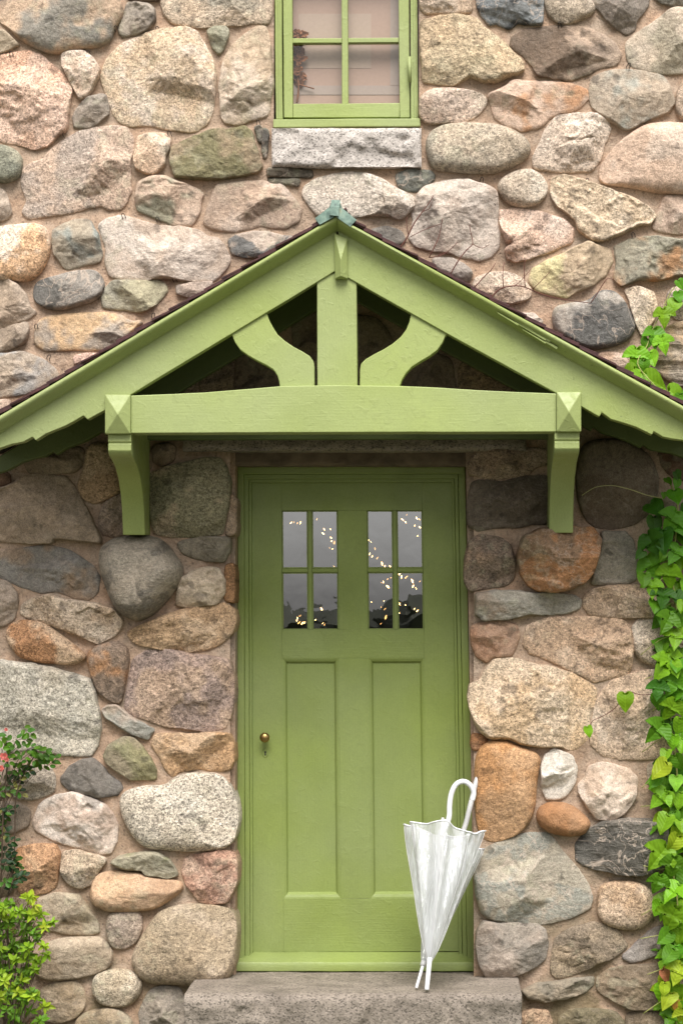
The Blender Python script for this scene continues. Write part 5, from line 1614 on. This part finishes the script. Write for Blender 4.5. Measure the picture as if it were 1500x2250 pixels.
view(1280, 1840, .18227, [(930, 210, 320, 'l', B_, -40), (1100, 70, 250, 'h', Y_, -20), (1080, 330, 280, 'l', M_, -15), (900, 540, 240, 'l', M_, -25), (1090, 640, 280, 'l', B_, -30), (910, 850, 190, 'h', B_, -30), (1080, 950, 320, 'l', B_, -30), (980, 1200, 230, 'h', M_, -50), (1150, 1180, 240, 'h', B_, 0),
      (1040, 1420, 220, 'h', M_, -25), (1140, 1380, 180, 'h', M_, 10), (1150, 1620, 250, 'l', Y_, -15), (1020, 1950, 260, 'h', Y_, -40), (980, 1830, 170, 'h', Y_, -10), (1160, 1860, 200, 'h', B_, 0), (1130, 2060, 160, 'h', Y_, 10), (1060, 2180, 200, 'l', M_, -10), (1190, 2140, 200, 'l', Y_, 0)])
for k in range(120):                                   # the leaves further back and beyond the picture's edge
    yq = vr.uniform(1085, 2290)
    xq = vr.uniform(1452, 1560) if yq > 1180 else vr.uniform(1475, 1560)
    put_leaf(vine, vr.choice(['lobed', 'heart', 'heart']), P(xq, yq, vr.uniform(0.05, 0.10)), vr.uniform(0.08, 0.13), vr.uniform(-0.9, 0.5), math.radians(vr.uniform(-55, 10)), math.radians(vr.uniform(-40, 30)), vr.choice([B_, M_, M_, D_] if yq < 1800 else [B_, B_, M_, Y_]), vr)
put_leaf(vine, 'heart', P(1373, 1541, 0.13), 0.085, 0.03, -0.15, 0, B_, vr)
put_leaf(vine, 'heart', P(1292, 1607, 0.12), 0.052, 0.25, -0.2, 0.35, B_, vr)
o = put_leaf(vine, 'heart', P(1462, 2143, 0.13), 0.07, 0.5, -0.3, 0.6, (0.42, 0.17, 0.08), vr); o['label'] = 'curled dry brown leaf'
o = put_leaf(vine, 'heart', P(1482, 2208, 0.13), 0.05, 0.2, -0.3, 0.3, (0.48, 0.22, 0.05), vr); o['label'] = 'orange dying leaf'

upper = thing('climbing_vine', P(1560, 900, 0.05), 'short vine shoot with bright leaves hanging above the right roof slope', 'vine')
tubes('stem', [(catmull([P(1560, 900, 0.03), P(1530, 760, 0.06), P(1500, 625, 0.08), P(1478, 635, 0.10), P(1463, 660, 0.10), P(1450, 690, 0.11), P(1432, 725, 0.12), P(1420, 760, 0.14), P(1400, 800, 0.2), P(1440, 850, 0.3)], 6), 0.0022)], M_STEM, upper, 6)
ur = random.Random(5)
for (x_, y_, w_, kind, tone, roll, pd) in [(1494, 625, 26, 'heart', M_, 30, .10), (1490, 652, 28, 'heart', M_, 10, .10), (1478, 671, 38, 'heart', B_, -30, .11), (1457, 693, 42, 'lobed', B_, 5, .12), (1437, 737, 46, 'lobed', M_, 0, .13), (1455, 753, 40, 'lobed', B_, 15, .14), (1418, 755, 30, 'heart', M_, -20, .13),
        (1398, 783, 50, 'lobed', B_, -3, .17), (1431, 788, 38, 'heart', B_, 20, .16), (1381, 817, 38, 'heart', B_, -60, .2), (1412, 806, 34, 'heart', M_, 0, .18), (1434, 838, 56, 'heart', B_, 60, .24), (1405, 832, 40, 'heart', B_, -20, .24), (1484, 868, 50, 'heart', B_, 60, .3), (1500, 880, 40, 'heart', M_, 20, .3)]:
    put_leaf(upper, kind, P(x_, y_, pd), w_ / S, math.radians(roll), math.radians(ur.uniform(-30, -5)), math.radians(ur.uniform(-15, 15)), tone, ur)

# lime-leaved shrub at the lower left: whorls of small pointed leaves on thin shoots
lime = thing('lime_shrub', P(30, 2330, 0.30), 'small shrub with lime green pointed leaves at the lower left corner', 'shrub')
lr = random.Random(9)
shoots = []
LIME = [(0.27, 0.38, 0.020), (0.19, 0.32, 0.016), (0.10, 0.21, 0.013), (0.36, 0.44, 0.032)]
def edge_x(y_):
    ys_ = [1955, 1975, 2000, 2025, 2050, 2080, 2110, 2135, 2160, 2185, 2210, 2250, 2290]
    xs_ = [20, 95, 85, 130, 88, 112, 118, 75, 62, 88, 112, 98, 110]
    return float(np.interp(y_, ys_, xs_))
cnt = 0
rest_v, rest_f = [], []
def joined_leaf(loc, size, roll, pitch, yaw):
    me_ = lr.choice(LEAF['lance'])
    base = Matrix(((1, 0, 0), (0, 0, -1), (0, 1, 0)))
    rot = Matrix.Rotation(yaw, 3, 'Z') @ Matrix.Rotation(pitch, 3, 'X') @ base @ Matrix.Rotation(roll, 3, 'Z')
    o_ = len(rest_v)
    rest_v.extend(tuple(Vector(loc) + rot @ (v.co * size)) for v in me_.vertices)
    rest_f.extend([o_ + i for i in p_.vertices] for p_ in me_.polygons)
for k in range(150):
    if k < 13:
        yq = [1972, 1970, 1990, 2008, 2026, 2036, 2052, 2078, 2098, 2128, 2190, 2210, 2240][k]
        xq = edge_x(yq) - 12
    else:
        yq = lr.uniform(1975, 2290); xq = lr.uniform(-45, edge_x(yq) - 14)
    pd = 0.32 + lr.uniform(-0.02, 0.10) if k < 50 else 0.24 + lr.uniform(-0.08, 0.05)
    c_ = P(xq, yq, pd)
    base_pt = P(xq * 0.5 + 5, yq + 60 + lr.uniform(0, 50), pd - 0.08)
    shoots.append((catmull([base_pt, (base_pt + c_) / 2 + Vector((lr.uniform(-.02, .02), 0, 0.01)), c_], 3), 0.0013))
    nl = lr.choice([5, 6, 6, 7])
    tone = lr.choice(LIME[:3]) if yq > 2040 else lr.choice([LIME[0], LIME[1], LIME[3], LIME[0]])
    for q in range(nl):
        an = 2 * math.pi * q / nl + lr.uniform(-.4, .4)
        ln = lr.uniform(0.026, 0.046)
        off = Vector((math.sin(an), lr.uniform(-.5, .3), math.cos(an) * 0.8)) * ln * 0.45
        if cnt < 300:
            put_leaf(lime, 'lance', c_ + off, ln, math.pi - an, math.radians(lr.uniform(-55, 10)), math.radians(lr.uniform(-35, 35)), tone, lr)
        else:
            joined_leaf(c_ + off, ln, math.pi - an, math.radians(lr.uniform(-55, 10)), math.radians(lr.uniform(-35, 35)))
        cnt += 1
trunk_pts = [(catmull([P(20 + dx_, 2335, 0.25), P(25 + dx_ * 1.5, 2230, 0.25), P(20 + dx_ * 2.2, 2100, 0.24), P(15 + dx_ * 2.6, 2010, 0.25)], 4), 0.003) for dx_ in (-18, 0, 20)]
tubes('stem', shoots + trunk_pts, M_BARK, lime, 5)
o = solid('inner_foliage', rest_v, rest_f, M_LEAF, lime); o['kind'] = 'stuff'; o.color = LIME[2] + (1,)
# brown seed heads
sv_, sf_ = [], []
for (xq, yq, n_, sp) in ((72, 1993, 80, 16), (88, 2008, 70, 14), (30, 2042, 40, 9), (98, 2052, 40, 10), (98, 2212, 50, 10), (66, 2245, 40, 10), (40, 1980, 30, 8), (10, 2200, 30, 10)):
    for k in range(n_):
        c_ = P(xq + lr.gauss(0, sp * .5), yq + lr.gauss(0, sp * .5), 0.30 + lr.gauss(0, .02))
        r_ = lr.uniform(0.0018, 0.0032)
        b_ = len(sv_)
        for d_ in ((1, 0, 0), (-1, 0, 0), (0, 1, 0), (0, -1, 0), (0, 0, 1), (0, 0, -1)):
            sv_.append(tuple(c_ + Vector(d_) * r_))
        sf_ += [[b_ + i for i in fc] for fc in ([0, 2, 4], [2, 1, 4], [1, 3, 4], [3, 0, 4], [2, 0, 5], [1, 2, 5], [3, 1, 5], [0, 3, 5])]
o = solid('seed_heads', sv_, sf_, M_SEED, lime); o['kind'] = 'stuff'

# rose bush at the left edge: rounder, deeper green leaflets and a few coral blooms
rose = thing('rose_bush', P(-25, 2330, 0.15), 'rose bush with dark green leaves and coral blooms at the left edge', 'rose bush')
qr = random.Random(31)
T_R = [(0.085, 0.20, 0.016), (0.05, 0.13, 0.014), (0.025, 0.065, 0.014), (0.02, 0.048, 0.018)]
canes = []
def sprig(xq, yq, pd, tones, n_=5, ln=0.030):
    c_ = P(xq, yq, pd)
    an0 = qr.uniform(-0.9, 1.3)
    d0 = Vector((math.cos(an0), 0, math.sin(an0)))
    nrm = Vector((-d0.z, 0, d0.x))
    for q in range(n_):
        sgn = 1 if q % 2 else -1
        along = (q // 2) * ln * 0.75 if q < n_ - 1 else (n_ // 2) * ln * 0.75
        off = d0 * along + (nrm * sgn * ln * 0.5 if q < n_ - 1 else Vector())
        dirv = (d0 * 0.7 + nrm * sgn * 0.8) if q < n_ - 1 else d0
        roll = math.atan2(dirv.x, -dirv.z)
        put_leaf(rose, 'oval', c_ + off + Vector((0, qr.uniform(-.01, .01), 0)), ln * qr.uniform(.85, 1.2), roll, math.radians(qr.uniform(-45, 5)), math.radians(qr.uniform(-30, 30)), qr.choice(tones), qr)
    canes.append((catmull([P(xq * .4 - 10, yq + 70, pd - .05), P(xq * .7 - 4, yq + 25, pd - .02), c_, c_ + d0 * ln * 1.6], 3), 0.0012))
for (xq, yq) in ((62, 1603), (48, 1625), (5, 1620), (15, 1640), (30, 1655), (70, 1645), (85, 1650), (100, 1653), (75, 1665), (108, 1660), (20, 1675), (55, 1668), (92, 1672), (40, 1690), (118, 1678)):
    sprig(xq - 6, yq, 0.16 + qr.uniform(-.03, .03), T_R[:2], 5, 0.030)
for k in range(34):
    yq = qr.uniform(1690, 1960)
    lim = np.interp(yq, [1690, 1720, 1760, 1830, 1900, 1960], [70, 55, 20, 25, 35, 60])
    sprig(qr.uniform(-30, lim), yq, 0.13 + qr.uniform(-.04, .04), T_R[1:] + [(0.20, 0.20, 0.05)] if yq < 1850 else T_R[1:], 5, 0.028)
canes += [(catmull([P(-25, 2330, 0.15), P(-18, 2150, 0.13), P(2, 1950, 0.12), P(8, 1780, 0.13), P(20, 1650, 0.14)], 5), 0.0035), (catmull([P(-25, 2330, 0.15), P(-5, 2100, 0.12), P(30, 1900, 0.11), P(38, 1740, 0.13), P(80, 1655, 0.14)], 5), 0.003)]
tubes('cane', canes, M_BARK, rose, 5)
def bloom(xq, yq, sz):
    c_ = P(xq, yq, 0.20)
    V, F = [], []
    for ring, (n_, rr_, lift) in enumerate(((6, 1.0, 0.0), (5, .75, .35), (4, .5, .6), (3, .3, .8))):
        for k in range(n_):
            an = 2 * math.pi * k / n_ + ring * .5 + qr.uniform(-.2, .2)
            d_ = Vector((math.cos(an), 0, math.sin(an)))
            t_ = Vector((-d_.z, 0, d_.x))
            o_ = Vector((0, -lift * sz * .5, 0))
            b_ = len(V)
            for q in (d_ * .1, d_ * rr_ * .6 + t_ * rr_ * .42, d_ * rr_ + t_ * .2 * rr_ + Vector((0, -.25, 0)), d_ * rr_ - t_ * .2 * rr_ + Vector((0, -.22, 0)), d_ * rr_ * .6 - t_ * rr_ * .42):
                V.append(tuple(c_ + o_ + q * sz * qr.uniform(.9, 1.1)))
            F.append([b_ + i for i in range(5)])
    m_ = bpy.data.meshes.new('bloom'); m_.from_pydata(V, [], F); m_.update(); smooth(m_)
    add('bloom', m_, M_ROSE, rose)
bloom(9, 1662, 0.017); bloom(2, 1688, 0.015); bloom(14, 1603, 0.008); bloom(16, 1669, 0.010)

# bare red-brown vine twigs on the wall above the right slope
def dz(x_, y_, p=0.075):
    return P(880 + x_ * .41333, 380 + y_ * .41333, p)
def twig(label, lines):
    t_ = [(catmull([dz(x_, y_, 0.08 + RNG.uniform(0, .02)) for x_, y_ in l_], 3), [r0 * 0.0015 * (1 - .6 * i / (3 * len(l_))) for i in range(3 * (len(l_) - 1) + 1)]) for l_, r0 in lines]
    o_ = tubes('bare_twig', t_, M_TWIG, None, 5)
    tag(o_, label, 'twig', 'bare vine twigs above the right roof slope')
twig('leafless red twig rising to a forked tip right of the copper cap', [([(-20, 420), (30, 350), (70, 270), (120, 200), (150, 160), (172, 122)], 2.4), ([(115, 205), (150, 190), (168, 150)], 1.4), ([(40, 330), (30, 260), (34, 235)], 1.2), ([(50, 340), (130, 300), (215, 270)], 1.3)])
twig('leafless red twig fanning over the large grey boulder', [([(260, 545), (310, 460), (350, 410), (382, 375), (370, 310), (365, 275)], 2.0), ([(150, 450), (180, 390), (205, 330), (222, 240)], 1.7), ([(150, 450), (210, 440), (260, 410), (300, 370)], 1.5), ([(382, 378), (430, 400), (470, 380)], 1.2), ([(200, 440), (225, 425), (250, 432)], 1.2)])
twig('long leafless red twig running right along the mortar joint', [([(470, 680), (510, 630), (560, 605), (640, 602), (700, 625), (780, 655), (880, 675), (1010, 692)], 2.3), ([(390, 610), (440, 555), (480, 515), (502, 480)], 1.9), ([(545, 610), (542, 540), (548, 475)], 1.5), ([(660, 605), (655, 520), (660, 460)], 1.6), ([(700, 618), (750, 570), (790, 528)], 1.3), ([(600, 605), (640, 570), (690, 512)], 1.2)])
twig('thin twig standing above the dark streaked boulder', [([(1010, 690), (1050, 630), (1085, 575), (1105, 560), (1135, 570)], 1.6)])

# wire staples left in the joints
STAPLES = [(255, 61), (346, 62), (194, 115), (25, 118), (136, 291), (567, 268), (372, 292), (271, 473), (382, 612), (225, 636), (80, 716), (108, 784), (337, 692), (346, 481), (1058, 394), (1289, 396), (1381, 143), (1390, 515), (1228, 54), (1084, 452)]
STLAB = ['in the joint right of the big grey top-left boulder', 'in the joint above the large round speckled boulder', 'above the small pale wedge stone near the top left', 'above the big pink boulder at the left edge', 'below right of the big pink boulder', 'beside the slate slivers left of the window sill',
         'below the large round speckled boulder', 'above the long pale slab left of the hood', 'below the long pale slab left of the hood', 'right of the dark veined oval stone at left', 'left of the orange streaked stone above the left eave', 'above the pale blue and yellow stone at left eave',
         'just above the left roof slope near the streaked stone', 'below the green-grey stone left of centre', 'above the grey boulder right of the copper cap', 'above the long cream slab at upper right', 'left of the large stone at the top right edge', 'above the flat grey slab at the right edge', 'below the round pebble stone at the top right', 'beside the small round cobble right of the window']
for (x_, y_), lb in zip(STAPLES, STLAB):
    lean = RNG.uniform(-.5, .5)
    pts = []
    for k in range(9):
        th_ = math.pi * k / 8
        pts.append((3.2 * math.cos(th_), 6.5 if 0 else -4.5 * math.sin(th_)))
    pts = [(3.4, 6)] + pts + [(-3.4, 5)]
    line = [P(x_ + a * math.cos(lean) - b_ * math.sin(lean), y_ + a * math.sin(lean) + b_ * math.cos(lean), 0.03 + (0.012 if 2 < i < 8 else 0)) for i, (a, b_) in enumerate(pts)]
    line = [line[0] + Vector((0, 0.05, 0))] + line + [line[-1] + Vector((0, 0.05, 0))]
    o_ = tubes('wire_staple', [(line, 0.0016)], M_BLACK, None, 5)
    tag(o_, 'small rusty wire staple ' + lb, 'staple', 'wire staples in the mortar joints')

# a far-off dark wood behind the viewer, seen only as the dark band reflected in the door panes
wv_, wf_ = [], []
wr = np.random.RandomState(4)
NW = 260
for i in range(NW + 1):
    th_ = math.pi + math.pi * i / NW
    rr_ = 140 + 6 * math.sin(i * 1.3)
    hh = 3.7 + (0.7 if i > 128.6 else 0.0) + 0.5 * float(fbm(np.array([i * 0.9]), np.array([2.0]), 4.0, 4, 8)[0]) + 0.3 * float(fbm(np.array([i * 1.0]), np.array([7.0]), 1.2, 2, 3)[0])
    for (dr, hz) in ((0, 0.0), (0, hh * .7), (2.5, hh), (9, hh * .9), (12, 0.0)):
        wv_.append(((rr_ + dr) * math.cos(th_), (rr_ + dr) * math.sin(th_), hz))
for i in range(NW):
    for k in range(4):
        wf_.append([i * 5 + k, i * 5 + k + 1, (i + 1) * 5 + k + 1, (i + 1) * 5 + k])
wo_ = solid('far_wood', wv_, wf_, mat_plain('dark_far_foliage', (0.03, 0.035, 0.015), 0.9, 0.4, 0.8, 0.5), None)
wo_['kind'] = 'stuff'
tag(wo_, 'low dark band of far woodland reflected in the door panes', 'wood')
